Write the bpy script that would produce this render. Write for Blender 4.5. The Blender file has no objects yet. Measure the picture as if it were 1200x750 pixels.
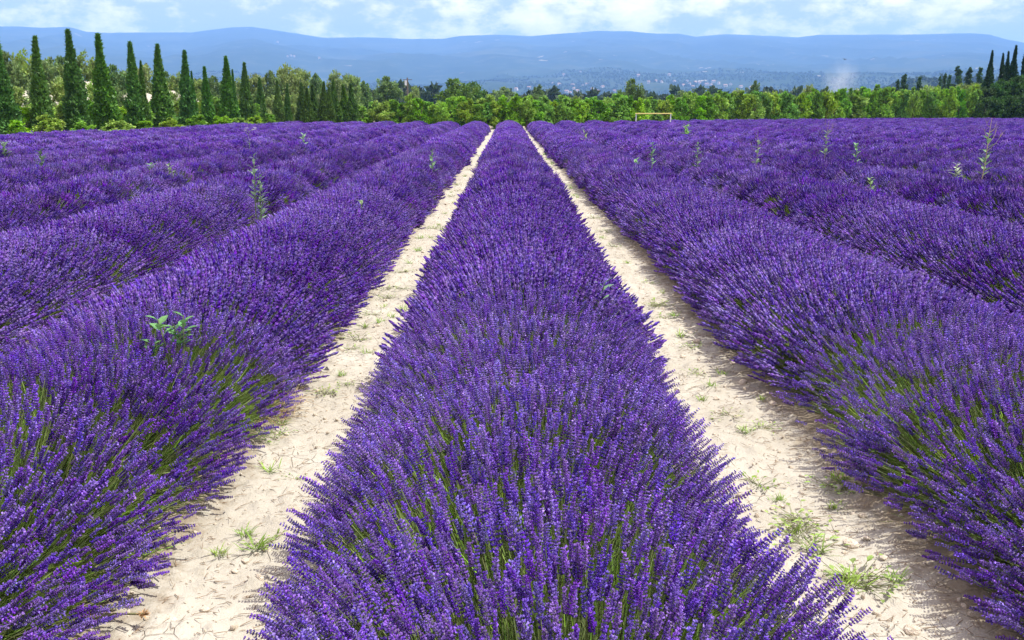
import bpy, math, random
import numpy as np
from mathutils import Vector, Matrix, Euler

R = math.radians
random.seed(7)
rng = np.random.default_rng(11)
scene = bpy.context.scene
col = scene.collection

# ------------------------------------------------------------------ camera
CAM = Vector((-0.12, 0.0, 1.6))
FPX = 1200 * 35.0 / 36.0                    # focal length in photograph pixels
PITCH = math.atan(250 / FPX)
YAW = math.atan(6 / FPX)
cd = bpy.data.cameras.new('camera')
cam = bpy.data.objects.new('camera', cd)
col.objects.link(cam)
cd.lens = 35.0
cd.sensor_width = 36.0
cd.clip_start = 0.05
cd.clip_end = 60000
cam.location = CAM
cam.rotation_euler = (math.pi / 2 - PITCH, 0, -YAW)
scene.camera = cam
CROT = Euler(cam.rotation_euler).to_matrix()

# ------------------------------------------------------------------ light
SUN_EL, SUN_AZ = 61.0, 97.0                 # azimuth clockwise from +Y (the direction of the rows)
world = bpy.data.worlds.new('World')
scene.world = world
world.use_nodes = True
sun_d = bpy.data.lights.new('sun', 'SUN')
sun_d.energy = 5.0
sun_d.angle = R(0.5)
sun_d.color = (1.0, 0.965, 0.91)
sun = bpy.data.objects.new('sun', sun_d)
col.objects.link(sun)
sdir = Vector((math.sin(R(SUN_AZ)) * math.cos(R(SUN_EL)), math.cos(R(SUN_AZ)) * math.cos(R(SUN_EL)), math.sin(R(SUN_EL))))
sun.rotation_euler = sdir.to_track_quat('Z', 'Y').to_euler()
sun.location = (30, 0, 60)

vs = scene.view_settings
vs.view_transform = 'Standard'
vs.look = 'None'
vs.exposure = 0.7
vs.gamma = 1.0
vs.use_curve_mapping = False
scene.cycles.use_denoising = True
scene.cycles.max_bounces = 6
scene.cycles.transparent_max_bounces = 8
scene.cycles.volume_bounces = 1


class NT:
    """small helper to write node trees"""
    def __init__(s, tree):
        s.t = tree
        s.n = tree.nodes
        s.n.clear()

    def node(s, kind, **kw):
        n = s.n.new(kind)
        ins = kw.pop('ins', {})
        for k, v in kw.items():
            setattr(n, k, v)
        for k, v in ins.items():
            s.set(n, k, v)
        return n

    def set(s, n, k, v):
        sock = n.inputs[k]
        if hasattr(v, 'is_output') or isinstance(v, bpy.types.NodeSocket):
            s.t.links.new(v, sock)
        else:
            sock.default_value = v

    def math(s, op, a, b=0.0, clamp=False):
        n = s.node('ShaderNodeMath', operation=op, use_clamp=clamp)
        s.set(n, 0, a)
        s.set(n, 1, b)
        return n.outputs[0]

    def mix(s, f, a, b, blend='MIX'):
        n = s.node('ShaderNodeMix', data_type='RGBA', blend_type=blend)
        s.set(n, 0, f)
        s.set(n, 6, a)
        s.set(n, 7, b)
        return n.outputs[2]

    def noise(s, vec, scale, detail=4.0, rough=0.55, out='Fac', dims='3D'):
        n = s.node('ShaderNodeTexNoise', noise_dimensions=dims)
        if vec is not None:
            s.set(n, 'Vector', vec)
        n.inputs['Scale'].default_value = scale
        n.inputs['Detail'].default_value = detail
        n.inputs['Roughness'].default_value = rough
        return n.outputs[out]

    def ramp(s, fac, stops):
        n = s.node('ShaderNodeValToRGB')
        s.set(n, 0, fac)
        e = n.color_ramp.elements
        while len(e) < len(stops):
            e.new(0.5)
        for el, (p, c) in zip(e, stops):
            el.position = p
            el.color = c if len(c) == 4 else (*c, 1)
        return n.outputs[0]

    def rng(s, v, a, b, c, d):
        n = s.node('ShaderNodeMapRange', clamp=True)
        n.interpolation_type = 'SMOOTHSTEP'
        for i, x in enumerate((v, a, b, c, d)):
            s.set(n, i, x)
        return n.outputs[0]


# ---- sky: Nishita plus drifting cumulus all round the dome
w = NT(world.node_tree)
sky = w.node('ShaderNodeTexSky', sky_type='NISHITA', sun_disc=False)
sky.sun_elevation = R(SUN_EL)
sky.sun_rotation = R(SUN_AZ)
sky.altitude = 150
sky.air_density = 1.0
sky.dust_density = 0.8
sky.ozone_density = 1.2
tc = w.node('ShaderNodeTexCoord').outputs['Generated']
mp = w.node('ShaderNodeMapping', ins={'Vector': tc, 'Scale': (15.0, 15.0, 31.0), 'Location': (3.1, 0.4, 0.35)}).outputs[0]
n1 = w.noise(mp, 1.5, 10.0, 0.64)
mp2 = w.node('ShaderNodeMapping', ins={'Vector': tc, 'Scale': (3.0, 3.0, 9.0), 'Location': (1.0, 7.7, 2.0)}).outputs[0]
n2 = w.noise(mp2, 1.1, 3.0, 0.5)
cl = w.math('ADD', n1, w.math('MULTIPLY', w.math('SUBTRACT', n2, 0.5), 0.55))
cmask = w.rng(cl, 0.38, 0.61, 0.14, 0.93)
shade = w.rng(cl, 0.5, 0.9, 0.0, 1.0)
ccol = w.mix(shade, (14.4, 12.3, 12.8, 1), (21.5, 17.2, 16.0, 1))
skyt = w.mix(1.0, sky.outputs[0], (1.12, 0.92, 1.02, 1), 'MULTIPLY')
skyc = w.mix(cmask, skyt, ccol)
bg = w.node('ShaderNodeBackground', ins={'Color': skyc, 'Strength': 0.10})
w.t.links.new(bg.outputs[0], w.node('ShaderNodeOutputWorld').inputs[0])


# ------------------------------------------------------------------ pixels to directions
def ray(px, py):
    d = CROT @ Vector(((px - 600) / FPX, (375 - py) / FPX, -1.0))
    return d.normalized()


def at_z(px, py, z):
    d = ray(px, py)
    return CAM + d * ((z - CAM.z) / d.z)


def at_y(px, py, y):
    d = ray(px, py)
    return CAM + d * ((y - CAM.y) / d.y)


def elev_az(px, py):
    d = ray(px, py)
    return math.atan2(d.z, math.hypot(d.x, d.y)), math.atan2(d.x, d.y)


# ------------------------------------------------------------------ numeric helpers
def _hash(ix, iy, seed):
    h = (ix.astype(np.int64) * 374761393 + iy.astype(np.int64) * 668265263 + seed * 974711) & 0x7fffffff
    h = ((h ^ (h >> 13)) * 1274126177) & 0x7fffffff
    return ((h ^ (h >> 16)) & 0xffff) / 65535.0


def vnoise(x, y, seed=0):
    x = np.asarray(x, float)
    y = np.asarray(y, float)
    ix, iy = np.floor(x), np.floor(y)
    fx, fy = x - ix, y - iy
    fx = fx * fx * (3 - 2 * fx)
    fy = fy * fy * (3 - 2 * fy)
    a = _hash(ix, iy, seed)
    b = _hash(ix + 1, iy, seed)
    c = _hash(ix, iy + 1, seed)
    d = _hash(ix + 1, iy + 1, seed)
    return (a * (1 - fx) + b * fx) * (1 - fy) + (c * (1 - fx) + d * fx) * fy


def fbm(x, y, seed=0, oct=4, gain=0.5):
    s, a, t = 0.0, 1.0, 0.0
    for i in range(oct):
        s = s + a * vnoise(x * 2 ** i, y * 2 ** i, seed + i * 17)
        t += a
        a *= gain
    return s / t


def mesh_np(name, verts, faces, colors=None, mats=(), mat_idx=None, smooth=False):
    """verts (n,3), faces (m,3 or 4) numpy; colors per vertex (n,3)"""
    verts = np.asarray(verts, np.float32)
    faces = np.asarray(faces, np.int32)
    m = bpy.data.meshes.new(name)
    k = faces.shape[1]
    m.vertices.add(len(verts))
    m.vertices.foreach_set('co', verts.ravel())
    m.loops.add(faces.size)
    m.loops.foreach_set('vertex_index', faces.ravel())
    m.polygons.add(len(faces))
    m.polygons.foreach_set('loop_start', np.arange(0, faces.size, k, dtype=np.int32))
    m.polygons.foreach_set('loop_total', np.full(len(faces), k, np.int32))
    if mat_idx is not None:
        m.polygons.foreach_set('material_index', np.asarray(mat_idx, np.int32))
    m.polygons.foreach_set('use_smooth', np.full(len(faces), smooth))
    if colors is not None:
        a = m.color_attributes.new('Col', 'FLOAT_COLOR', 'POINT')
        c = np.ones((len(verts), 4), np.float32)
        c[:, :3] = colors
        a.data.foreach_set('color', c.ravel())
    for x in mats:
        m.materials.append(x)
    m.update(calc_edges=True)
    m.validate()
    return m


class Geo:
    """collects triangles with a colour and a material slot"""
    def __init__(s):
        s.v, s.f, s.c, s.m, s.n = [], [], [], [], 0

    def add(s, v, f, c, m=0):
        v = np.asarray(v, float)
        f = np.asarray(f, int)
        s.v.append(v)
        s.f.append(f + s.n)
        c = np.asarray(c, float)
        s.c.append(np.broadcast_to(c, (len(v), 3)).copy())
        s.m.append(np.full(len(f), m))
        s.n += len(v)

    def tube(s, pts, rad, c, m=0, sides=4, cap=False):
        pts = [Vector(p) for p in pts]
        rad = rad if hasattr(rad, '__len__') else [rad] * len(pts)
        vs = []
        for i, p in enumerate(pts):
            d = (pts[min(i + 1, len(pts) - 1)] - pts[max(i - 1, 0)]).normalized()
            a = d.orthogonal().normalized() if i == 0 else (a - d * a.dot(d)).normalized()
            b = d.cross(a)
            for k in range(sides):
                t = 2 * math.pi * k / sides
                vs.append(p + (a * math.cos(t) + b * math.sin(t)) * rad[i])
        fs = []
        for i in range(len(pts) - 1):
            for k in range(sides):
                q = [i * sides + k, i * sides + (k + 1) % sides, (i + 1) * sides + (k + 1) % sides, (i + 1) * sides + k]
                fs += [[q[0], q[1], q[2]], [q[0], q[2], q[3]]]
        if cap:
            e = (len(pts) - 1) * sides
            for k in range(1, sides - 1):
                fs += [[e, e + k, e + k + 1], [0, k + 1, k]]
        s.add([tuple(p) for p in vs], fs, c, m)

    def leaf(s, p, d, up, ln, wd, c, m=0, bend=0.25):
        """a pointed leaf: 3 cross sections, folded a little along its rib"""
        p, d, up = Vector(p), Vector(d).normalized(), Vector(up)
        sd = d.cross(up)
        sd = sd.normalized() if sd.length > 1e-5 else d.orthogonal().normalized()
        nn = sd.cross(d)
        vs = [p]
        for t, k in ((0.35, 1.0), (0.7, 0.75)):
            o = p + d * ln * t - nn * (bend * ln * t * t)
            vs += [o - sd * wd * k * .5 + nn * wd * .12, o, o + sd * wd * k * .5 + nn * wd * .12]
        vs.append(p + d * ln - nn * bend * ln)
        f = [[0, 2, 1], [0, 3, 2], [1, 2, 5], [1, 5, 4], [2, 3, 6], [2, 6, 5], [4, 5, 7], [5, 6, 7]]
        s.add([tuple(x) for x in vs], f, c, m)

    def mesh(s, name, mats, smooth=False):
        return mesh_np(name, np.concatenate(s.v), np.concatenate(s.f), np.concatenate(s.c), mats,
                       np.concatenate(s.m), smooth)


def link(name, data, parent=None, loc=(0, 0, 0), rot=(0, 0, 0), scl=(1, 1, 1)):
    o = bpy.data.objects.new(name, data)
    col.objects.link(o)
    o.parent = parent
    o.location = loc
    o.rotation_euler = rot
    o.scale = scl if hasattr(scl, '__len__') else (scl, scl, scl)
    return o


def tag(o, label=None, cat=None, group=None, kind=None):
    for k, v in (('label', label), ('category', cat), ('group', group), ('kind', kind)):
        if v:
            o[k] = v
    return o


# ------------------------------------------------------------------ materials
def material(name, build):
    m = bpy.data.materials.new(name)
    m.use_nodes = True
    t = NT(m.node_tree)
    out = t.node('ShaderNodeOutputMaterial')
    build(t, out)
    return m


def plant_shader(t, out, colour, trans=0.3, rough=0.55, spec=0.25, tcol=None):
    p = t.node('ShaderNodeBsdfPrincipled', ins={'Base Color': colour, 'Roughness': rough, 'Specular IOR Level': spec})
    tr = t.node('ShaderNodeBsdfTranslucent', ins={'Color': tcol if tcol is not None else colour})
    mx = t.node('ShaderNodeMixShader', ins={0: trans})
    t.t.links.new(p.outputs[0], mx.inputs[1])
    t.t.links.new(tr.outputs[0], mx.inputs[2])
    t.t.links.new(mx.outputs[0], out.inputs[0])


def varied(t, hue=0.02, val=0.35, sat=0.15, plant=0.0):
    """vertex colour, shifted at random for each instance / object"""
    c = t.node('ShaderNodeVertexColor', layer_name='Col').outputs[0]
    r = t.node('ShaderNodeObjectInfo').outputs['Random']
    r2 = t.math('FRACT', t.math('MULTIPLY', r, 17.31))
    r3 = t.math('FRACT', t.math('MULTIPLY', r, 91.7))
    tint = t.math('MULTIPLY', t.node('ShaderNodeAttribute', attribute_type='INSTANCER', attribute_name='tint').outputs['Fac'], plant)
    h = t.node('ShaderNodeHueSaturation', ins={
        'Color': c,
        'Hue': t.math('ADD', 0.5 - hue, t.math('MULTIPLY', r, 2 * hue)),
        'Saturation': t.math('SUBTRACT', t.math('ADD', 1 - sat, t.math('MULTIPLY', r2, 2 * sat)), t.math('MULTIPLY', tint, .5)),
        'Value': t.math('ADD', tint, t.math('ADD', 1 - val, t.math('MULTIPLY', r3, 2 * val)))})
    return h.outputs[0]


M = {}
M['flower'] = material('lavender_flower', lambda t, o: plant_shader(t, o, varied(t, 0.018, 0.30, 0.14, 0.13), 0.26, 0.6, 0.2))
M['stem'] = material('lavender_stem', lambda t, o: plant_shader(t, o, varied(t, 0.02, 0.25, 0.12), 0.35, 0.5, 0.3))
M['leaf'] = material('leaf', lambda t, o: plant_shader(t, o, varied(t, 0.012, 0.16, 0.08), 0.30, 0.5, 0.3))
M['fixed_leaf'] = material('weed_leaf', lambda t, o: plant_shader(t, o, varied(t, 0.01, 0.1, 0.05), 0.30, 0.55, 0.25))


def _bark(t, o):
    n = t.noise(t.node('ShaderNodeTexCoord').outputs['Object'], 9, 5)
    c = t.ramp(n, [(0.3, (0.05, 0.035, 0.025)), (0.7, (0.17, 0.13, 0.10))])
    p = t.node('ShaderNodeBsdfPrincipled', ins={'Base Color': c, 'Roughness': 0.9})
    t.t.links.new(p.outputs[0], o.inputs[0])


M['bark'] = material('bark', _bark)


def _mound(t, o):
    g = t.node('ShaderNodeNewGeometry').outputs['Position']
    n = t.noise(g, 14, 5)
    n2 = t.noise(g, 2.2, 3)
    c = t.ramp(n, [(0.3, (0.02, 0.032, 0.010)), (0.55, (0.045, 0.080, 0.016)), (0.75, (0.08, 0.125, 0.026))])
    c = t.mix(t.rng(n2, .4, .7, 0, .5), c, (0.07, 0.075, 0.03, 1))
    b = t.node('ShaderNodeBump', ins={'Strength': 1.0, 'Distance': 0.03, 'Height': t.noise(g, 60, 3)})
    p = t.node('ShaderNodeBsdfPrincipled', ins={'Base Color': c, 'Roughness': 0.85, 'Normal': b.outputs[0], 'Specular IOR Level': 0.1})
    t.t.links.new(p.outputs[0], o.inputs[0])


M['mound'] = material('lavender_foliage', _mound)


def _soil(t, o, bank=False):
    g = t.node('ShaderNodeNewGeometry').outputs['Position']
    n = t.noise(g, 1.3, 5, 0.6)
    n2 = t.noise(g, 16, 6, 0.65)
    n3 = t.noise(g, 85, 4, 0.7)
    c = t.ramp(n, [(0.3, (0.335, 0.31, 0.245)), (0.6, (0.41, 0.385, 0.315)), (0.8, (0.47, 0.445, 0.375))])
    c = t.mix(t.rng(n2, .50, .74, 0, .55), c, (0.27, 0.235, 0.17, 1))
    c = t.mix(t.rng(n3, .60, .74, 0, .6), c, (0.26, 0.20, 0.12, 1))
    c = t.mix(t.rng(n3, .28, .40, .5, 0), c, (0.52, 0.48, 0.40, 1))
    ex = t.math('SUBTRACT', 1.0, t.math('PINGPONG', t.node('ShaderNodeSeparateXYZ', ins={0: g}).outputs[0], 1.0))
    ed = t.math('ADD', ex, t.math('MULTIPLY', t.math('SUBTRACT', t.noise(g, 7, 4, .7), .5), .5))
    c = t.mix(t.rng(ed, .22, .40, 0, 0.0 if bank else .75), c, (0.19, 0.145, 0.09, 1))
    v = t.node('ShaderNodeTexVoronoi', feature='DISTANCE_TO_EDGE', ins={'Vector': g, 'Scale': 11.0, 'Randomness': 1.0})
    crack = t.rng(v.outputs[0], 0.0, 0.035, 1.0, 0.0)
    crack = t.math('MULTIPLY', crack, t.rng(t.noise(g, 2.6, 2), .52, .64, 0, 1))
    c = t.mix(t.math('MULTIPLY', crack, .28), c, (0.2, 0.15, 0.09, 1))
    hgt = t.math('SUBTRACT', t.math('ADD', t.math('MULTIPLY', n2, .8), t.math('MULTIPLY', n3, .35)), t.math('MULTIPLY', crack, .4))
    b = t.node('ShaderNodeBump', ins={'Strength': 0.8, 'Distance': 0.02, 'Height': hgt})
    p = t.node('ShaderNodeBsdfPrincipled', ins={'Base Color': c, 'Roughness': 0.95, 'Normal': b.outputs[0], 'Specular IOR Level': 0.1})
    t.t.links.new(p.outputs[0], o.inputs[0])


M['soil'] = material('sandy_soil', _soil)
M['bank'] = material('chalky_earth', lambda t, o: _soil(t, o, True))


def _stone(t, o):
    g = t.node('ShaderNodeTexCoord').outputs['Object']
    r = t.node('ShaderNodeObjectInfo').outputs['Random']
    n = t.noise(g, 3.0, 5)
    c = t.ramp(n, [(0.3, (0.50, 0.41, 0.29)), (0.7, (0.72, 0.66, 0.54))])
    c = t.mix(t.math('MULTIPLY', r, .35), c, (0.38, 0.30, 0.20, 1))
    b = t.node('ShaderNodeBump', ins={'Strength': 0.5, 'Distance': 0.05, 'Height': t.noise(g, 8, 5)})
    p = t.node('ShaderNodeBsdfPrincipled', ins={'Base Color': c, 'Roughness': 0.9, 'Normal': b.outputs[0]})
    t.t.links.new(p.outputs[0], o.inputs[0])


M['stone'] = material('limestone', _stone)


def _ground(t, o):
    g = t.node('ShaderNodeNewGeometry').outputs['Position']
    n = t.noise(g, 0.02, 5)
    n2 = t.noise(g, 1.5, 5)
    c = t.ramp(n, [(0.35, (0.05, 0.085, 0.022)), (0.55, (0.085, 0.115, 0.035)), (0.72, (0.20, 0.18, 0.09))])
    c = t.mix(t.rng(n2, .45, .7, 0, .5), c, (0.08, 0.10, 0.025, 1))
    p = t.node('ShaderNodeBsdfPrincipled', ins={'Base Color': c, 'Roughness': 0.95, 'Specular IOR Level': 0.1})
    t.t.links.new(p.outputs[0], o.inputs[0])


M['ground'] = material('grassland', _ground)


def _hills(t, o):
    g = t.node('ShaderNodeNewGeometry').outputs['Position']
    n = t.noise(g, 0.0016, 6, 0.6)
    n2 = t.noise(g, 0.010, 5, 0.65)
    n3 = t.noise(g, 0.0075, 3, 0.5)
    c = t.ramp(n, [(0.3, (0.018, 0.032, 0.016)), (0.55, (0.030, 0.046, 0.022)), (0.72, (0.06, 0.07, 0.036))])
    c = t.mix(t.rng(n2, .5, .72, 0, .6), c, (0.085, 0.095, 0.05, 1))
    c = t.mix(t.rng(n3, .70, .73, 0, .7), c, (0.44, 0.38, 0.28, 1))
    p = t.node('ShaderNodeBsdfPrincipled', ins={'Base Color': c, 'Roughness': 1.0, 'Specular IOR Level': 0.0})
    t.t.links.new(p.outputs[0], o.inputs[0])


M['hills'] = material('wooded_hills', _hills)


def plain(name, c, rough=0.6, metal=0.0, wear=0.15):
    def f(t, o):
        n = t.noise(t.node('ShaderNodeTexCoord').outputs['Object'], 6, 4)
        cc = t.mix(t.rng(n, .35, .75, 0, wear), (*c, 1), (c[0] * .5, c[1] * .48, c[2] * .45, 1))
        p = t.node('ShaderNodeBsdfPrincipled', ins={'Base Color': cc, 'Roughness': rough, 'Metallic': metal})
        t.t.links.new(p.outputs[0], o.inputs[0])
    return material(name, f)


M['white_paint'] = plain('white_paint', (0.55, 0.56, 0.57), .5)
M['yellow_paint'] = plain('yellow_paint', (0.50, 0.42, 0.12), .5)
M['wood'] = plain('grey_wood', (0.12, 0.095, 0.075), .9)
M['plaster'] = plain('plaster', (0.50, 0.46, 0.40), .9)
M['roof'] = plain('roof_tile', (0.36, 0.20, 0.13), .9)
M['glass'] = plain('window_dark', (0.05, 0.06, 0.07), .2)
M['bird'] = plain('feathers', (0.06, 0.055, 0.05), .8)
M['litter'] = plain('dry_litter', (0.20, 0.14, 0.085), .95)


# ------------------------------------------------------------------ ground, soil, paths
def sheet(name, xs, ys, zf, mat, smooth=True):
    X, Y = np.meshgrid(xs, ys)
    v = np.stack([X.ravel(), Y.ravel(), zf(X.ravel(), Y.ravel())], 1)
    nx = len(xs)
    i = (np.arange(len(ys) - 1)[:, None] * nx + np.arange(nx - 1)[None]).ravel()
    f = np.stack([i, i + 1, i + nx + 1, i + nx], 1)
    return tag(link(name, mesh_np(name, v, f, mats=[mat], smooth=smooth)), kind='structure')


sheet('ground', np.array([-12500., -400, -60, 0, 60, 400, 12500]), np.array([-400., -60, 0, 60, 120, 400, 12500]),
      lambda x, y: x * 0 - 0.06, M['ground'])
sheet('field_soil', np.arange(-20, 50.1, .5), np.arange(-2, 94.1, .5),
      lambda x, y: 0.02 * fbm(x * 1.5, y * 1.5, 3) - 0.045, M['soil'])

PATHX = (-1.0, 1.0)


def soil_z(x, y):
    x = np.asarray(x, float)
    y = np.asarray(y, float)
    e = np.abs(np.abs(x) - 1.0)
    z = 0.030 * fbm(x * 2.2, y * 2.2, 5, 3) + 0.020 * fbm(x * 9, y * 7, 9, 3) - 0.02
    z = z + 0.035 * np.clip(e - 0.22, 0, .3) / .3 * (0.4 + fbm(x * 6, y * 6, 31, 3))
    lump = np.clip(fbm(x * 22, y * 22, 77, 2) - .60, 0, 1) * 0.10
    return z + lump


ypath = np.concatenate([np.arange(0.3, 9, .022), np.arange(9, 20, .06), np.arange(20, 69.6, .25)])
for sx, nm in ((-1, 'path'), (1, 'path')):
    xs = np.arange(0.42, 1.581, 0.022) * sx
    sheet(nm, np.sort(xs), ypath, soil_z, M['soil'])

# ------------------------------------------------------------------ lavender meshes
C_CALYX = np.array((0.160, 0.070, 0.425))
C_DARK = np.array((0.068, 0.030, 0.205))
C_PETAL = np.array((0.28, 0.155, 0.65))
C_GREY = np.array((0.20, 0.16, 0.25))
C_STEM = np.array((0.205, 0.255, 0.095))
C_STEM2 = np.array((0.20, 0.33, 0.055))


def bud(g, p, d, ln, wd, c):
    d = Vector(d).normalized()
    a = d.orthogonal().normalized()
    b = d.cross(a)
    p = Vector(p)
    mid = p + d * ln * .55
    vs = [p, mid + a * wd, mid + b * wd, mid - a * wd, mid - b * wd, p + d * ln]
    f = [[0, 2, 1], [0, 3, 2], [0, 4, 3], [0, 1, 4], [5, 1, 2], [5, 2, 3], [5, 3, 4], [5, 4, 1]]
    g.add([tuple(x) for x in vs], f, c, 0)


def near_spike(seed):
    r = random.Random(seed)
    g = Geo()
    L = r.uniform(.046, .074)
    nw = r.randint(8, 9)
    bx, by = r.uniform(-.006, .006), r.uniform(-.006, .006)
    ax = lambda t: Vector((bx * t * t, by * t * t, L * t))
    for i in range(nw):
        t = (i / (nw - 1)) ** .92
        if i == 1 and r.random() < .4:
            continue
        rr = .0050 * (1 - .55 * max(0, t - .55) / .45) * (0.75 if i == 0 else 1)
        nb = 7 if t < .8 else 5
        ph = r.random() * 6.28
        for k in range(nb):
            a = ph + k * 6.283 / nb + r.uniform(-.25, .25)
            o = Vector((math.cos(a), math.sin(a), 0))
            d = o * r.uniform(.55, .95) + Vector((0, 0, r.uniform(.5, .95)))
            u = r.random()
            c = C_CALYX * r.uniform(.8, 1.3) if u < .68 else (C_DARK * r.uniform(.8, 1.3) if u < .90 else C_GREY * r.uniform(.8, 1.1))
            bud(g, ax(t) + o * rr * .25, d, r.uniform(.0066, .0092) * (1 - .25 * t), r.uniform(.0021, .0028), c * .98)
        for k in range(r.choice((0, 1, 1))):
            a = r.random() * 6.28
            o = Vector((math.cos(a), math.sin(a), .35))
            q = ax(t) + o * .0095 * (1 - .25 * t)
            s = o.cross(Vector((0, 0, 1))).normalized() * r.uniform(.0026, .0042)
            u = Vector((0, 0, r.uniform(.0028, .0044)))
            tip = o * .002
            g.add([tuple(q - s + tip), tuple(q - u), tuple(q + s + tip), tuple(q + u + tip), tuple(q - o * .004)],
                  [[0, 1, 4], [1, 2, 4], [2, 3, 4], [3, 0, 4], [0, 1, 2], [0, 2, 3]], C_PETAL * r.uniform(.7, 1.2))
    sl = r.uniform(.30, .42)
    sb = r.uniform(-.02, .02)
    g.tube([ax(.9), ax(0), (sb * .3, 0, -.1), (sb, sb * .5, -.22), (sb * 2, sb, -sl)], [.0008, .0012, .0013, .0015, .0018],
           C_STEM * r.uniform(.8, 1.2), 1, 3)
    if r.random() < .5:
        g.tube([(0, 0, -.05), (.014, .006, -.035 + r.uniform(0, .02))], [.0009, .0005], C_STEM, 1, 3)
    return g.mesh('near_spike', [M['flower'], M['stem']])


def mid_spike_geo(g, r, base, axis, L, sides=5, rings=6, wide=1.0, stem=.3, srad=.0022):
    """a lumpy cone of whorls, used a few metres away"""
    axis = Vector(axis).normalized()
    a = axis.orthogonal().normalized()
    b = axis.cross(a)
    base = Vector(base)
    vs, cs = [tuple(base)], [C_CALYX]
    for i in range(rings):
        t = (i + .4) / rings
        rad = (.0082 if i % 2 == 0 else .0050) * (1 - .5 * max(0, t - .5)) * wide
        ph = r.random() * 6
        for k in range(sides):
            an = ph * .15 + 6.283 * k / sides + (i % 2) * .6
            rk = rad * r.uniform(.75, 1.3)
            vs.append(tuple(base + axis * (L * t + r.uniform(-.003, .003)) + (a * math.cos(an) + b * math.sin(an)) * rk))
            u = r.random()
            cs.append((C_PETAL * .75 if u < .14 else C_CALYX * r.uniform(.8, 1.35) if i % 2 == 0 else C_DARK * r.uniform(.8, 1.4)) if u < .9 else C_GREY)
    vs.append(tuple(base + axis * L))
    cs.append(C_CALYX)
    n = len(vs) - 1
    fs = []
    for k in range(sides):
        k2 = (k + 1) % sides
        fs.append([0, 1 + k2, 1 + k])
        for i in range(rings - 1):
            p, q = 1 + i * sides, 1 + (i + 1) * sides
            fs += [[p + k, p + k2, q + k2], [p + k, q + k2, q + k]]
        e = 1 + (rings - 1) * sides
        fs.append([e + k, e + k2, n])
    g.add(vs, fs, np.array(cs), 0)
    if stem:
        g.tube([base + axis * .005, base - axis * stem * .5 + Vector((r.uniform(-.01, .01), 0, 0)), base - axis * stem],
               [srad * .8, srad, srad], C_STEM * r.uniform(.8, 1.2), 1, 3)


def mid_spike(seed):
    r = random.Random(seed)
    g = Geo()
    mid_spike_geo(g, r, (0, 0, 0), (r.uniform(-.05, .05), 0, 1), r.uniform(.060, .092))
    return g.mesh('mid_spike', [M['flower'], M['stem']])


def tuft(seed, n, rad, sides, rings, wide):
    r = random.Random(seed)
    g = Geo()
    for i in range(n):
        a, q = r.random() * 6.28, rad * math.sqrt(r.random())
        p = Vector((q * math.cos(a), q * math.sin(a), r.uniform(-.05, .03)))
        d = Vector((p.x * 1.6 + r.uniform(-.16, .16), p.y * 1.6 + r.uniform(-.16, .16), 1))
        mid_spike_geo(g, r, p, d, r.uniform(.062, .098) * (1 + (wide - 1) * .35), sides, rings, wide, .16, .0025 * wide)
    return g.mesh('spike_tuft', [M['flower'], M['stem']])


def green_tuft(seed, n, rad, ln, wd):
    """thin green stems without flowers and narrow leaves"""
    r = random.Random(seed)
    g = Geo()
    for i in range(n):
        a, q = r.random() * 6.28, rad * math.sqrt(r.random())
        p = Vector((q * math.cos(a), q * math.sin(a), -ln))
        d = Vector((p.x * 1.5 + r.uniform(-.2, .2), p.y * 1.5 + r.uniform(-.2, .2), 1)).normalized()
        s = d.orthogonal().normalized()
        s = (Matrix.Rotation(r.random() * 6.28, 3, d) @ s) * wd
        l = ln * r.uniform(.7, 1.25)
        bend = Vector((r.uniform(-.1, .1), r.uniform(-.1, .1), 0)) * l
        v = [p - s, p + s, p + d * l * .55 - s + bend * .3, p + d * l * .55 + s + bend * .3, p + d * l + bend]
        c = (C_STEM2 if r.random() < .6 else C_STEM) * r.choice((.45, .8, 1.0, 1.3, 1.55))
        g.add([tuple(x) for x in v], [[0, 1, 3], [0, 3, 2], [2, 3, 4]], c, 0)
    return g.mesh('green_tuft', [M['stem']])


def source(mesh):
    return bpy.data.objects.new('source_' + mesh.name, mesh)      # never linked to the scene


near_meshes = [near_spike(s) for s in range(7)]
V_NEAR = [source(m) for m in near_meshes]
V_MID = [source(mid_spike(40 + s)) for s in range(5)]
V_T1 = [source(tuft(60 + s, 14, .08, 4, 4, 1.15)) for s in range(5)]
V_T2 = [source(tuft(80 + s, 26, .14, 3, 3, 1.7)) for s in range(5)]
SPIKES = V_NEAR + V_MID + V_T1 + V_T2
GREENS = [source(green_tuft(100 + s, 9, .05, .26, .0019)) for s in range(4)] + \
         [source(green_tuft(110 + s, 12, .09, .24, .0036)) for s in range(3)]


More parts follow.
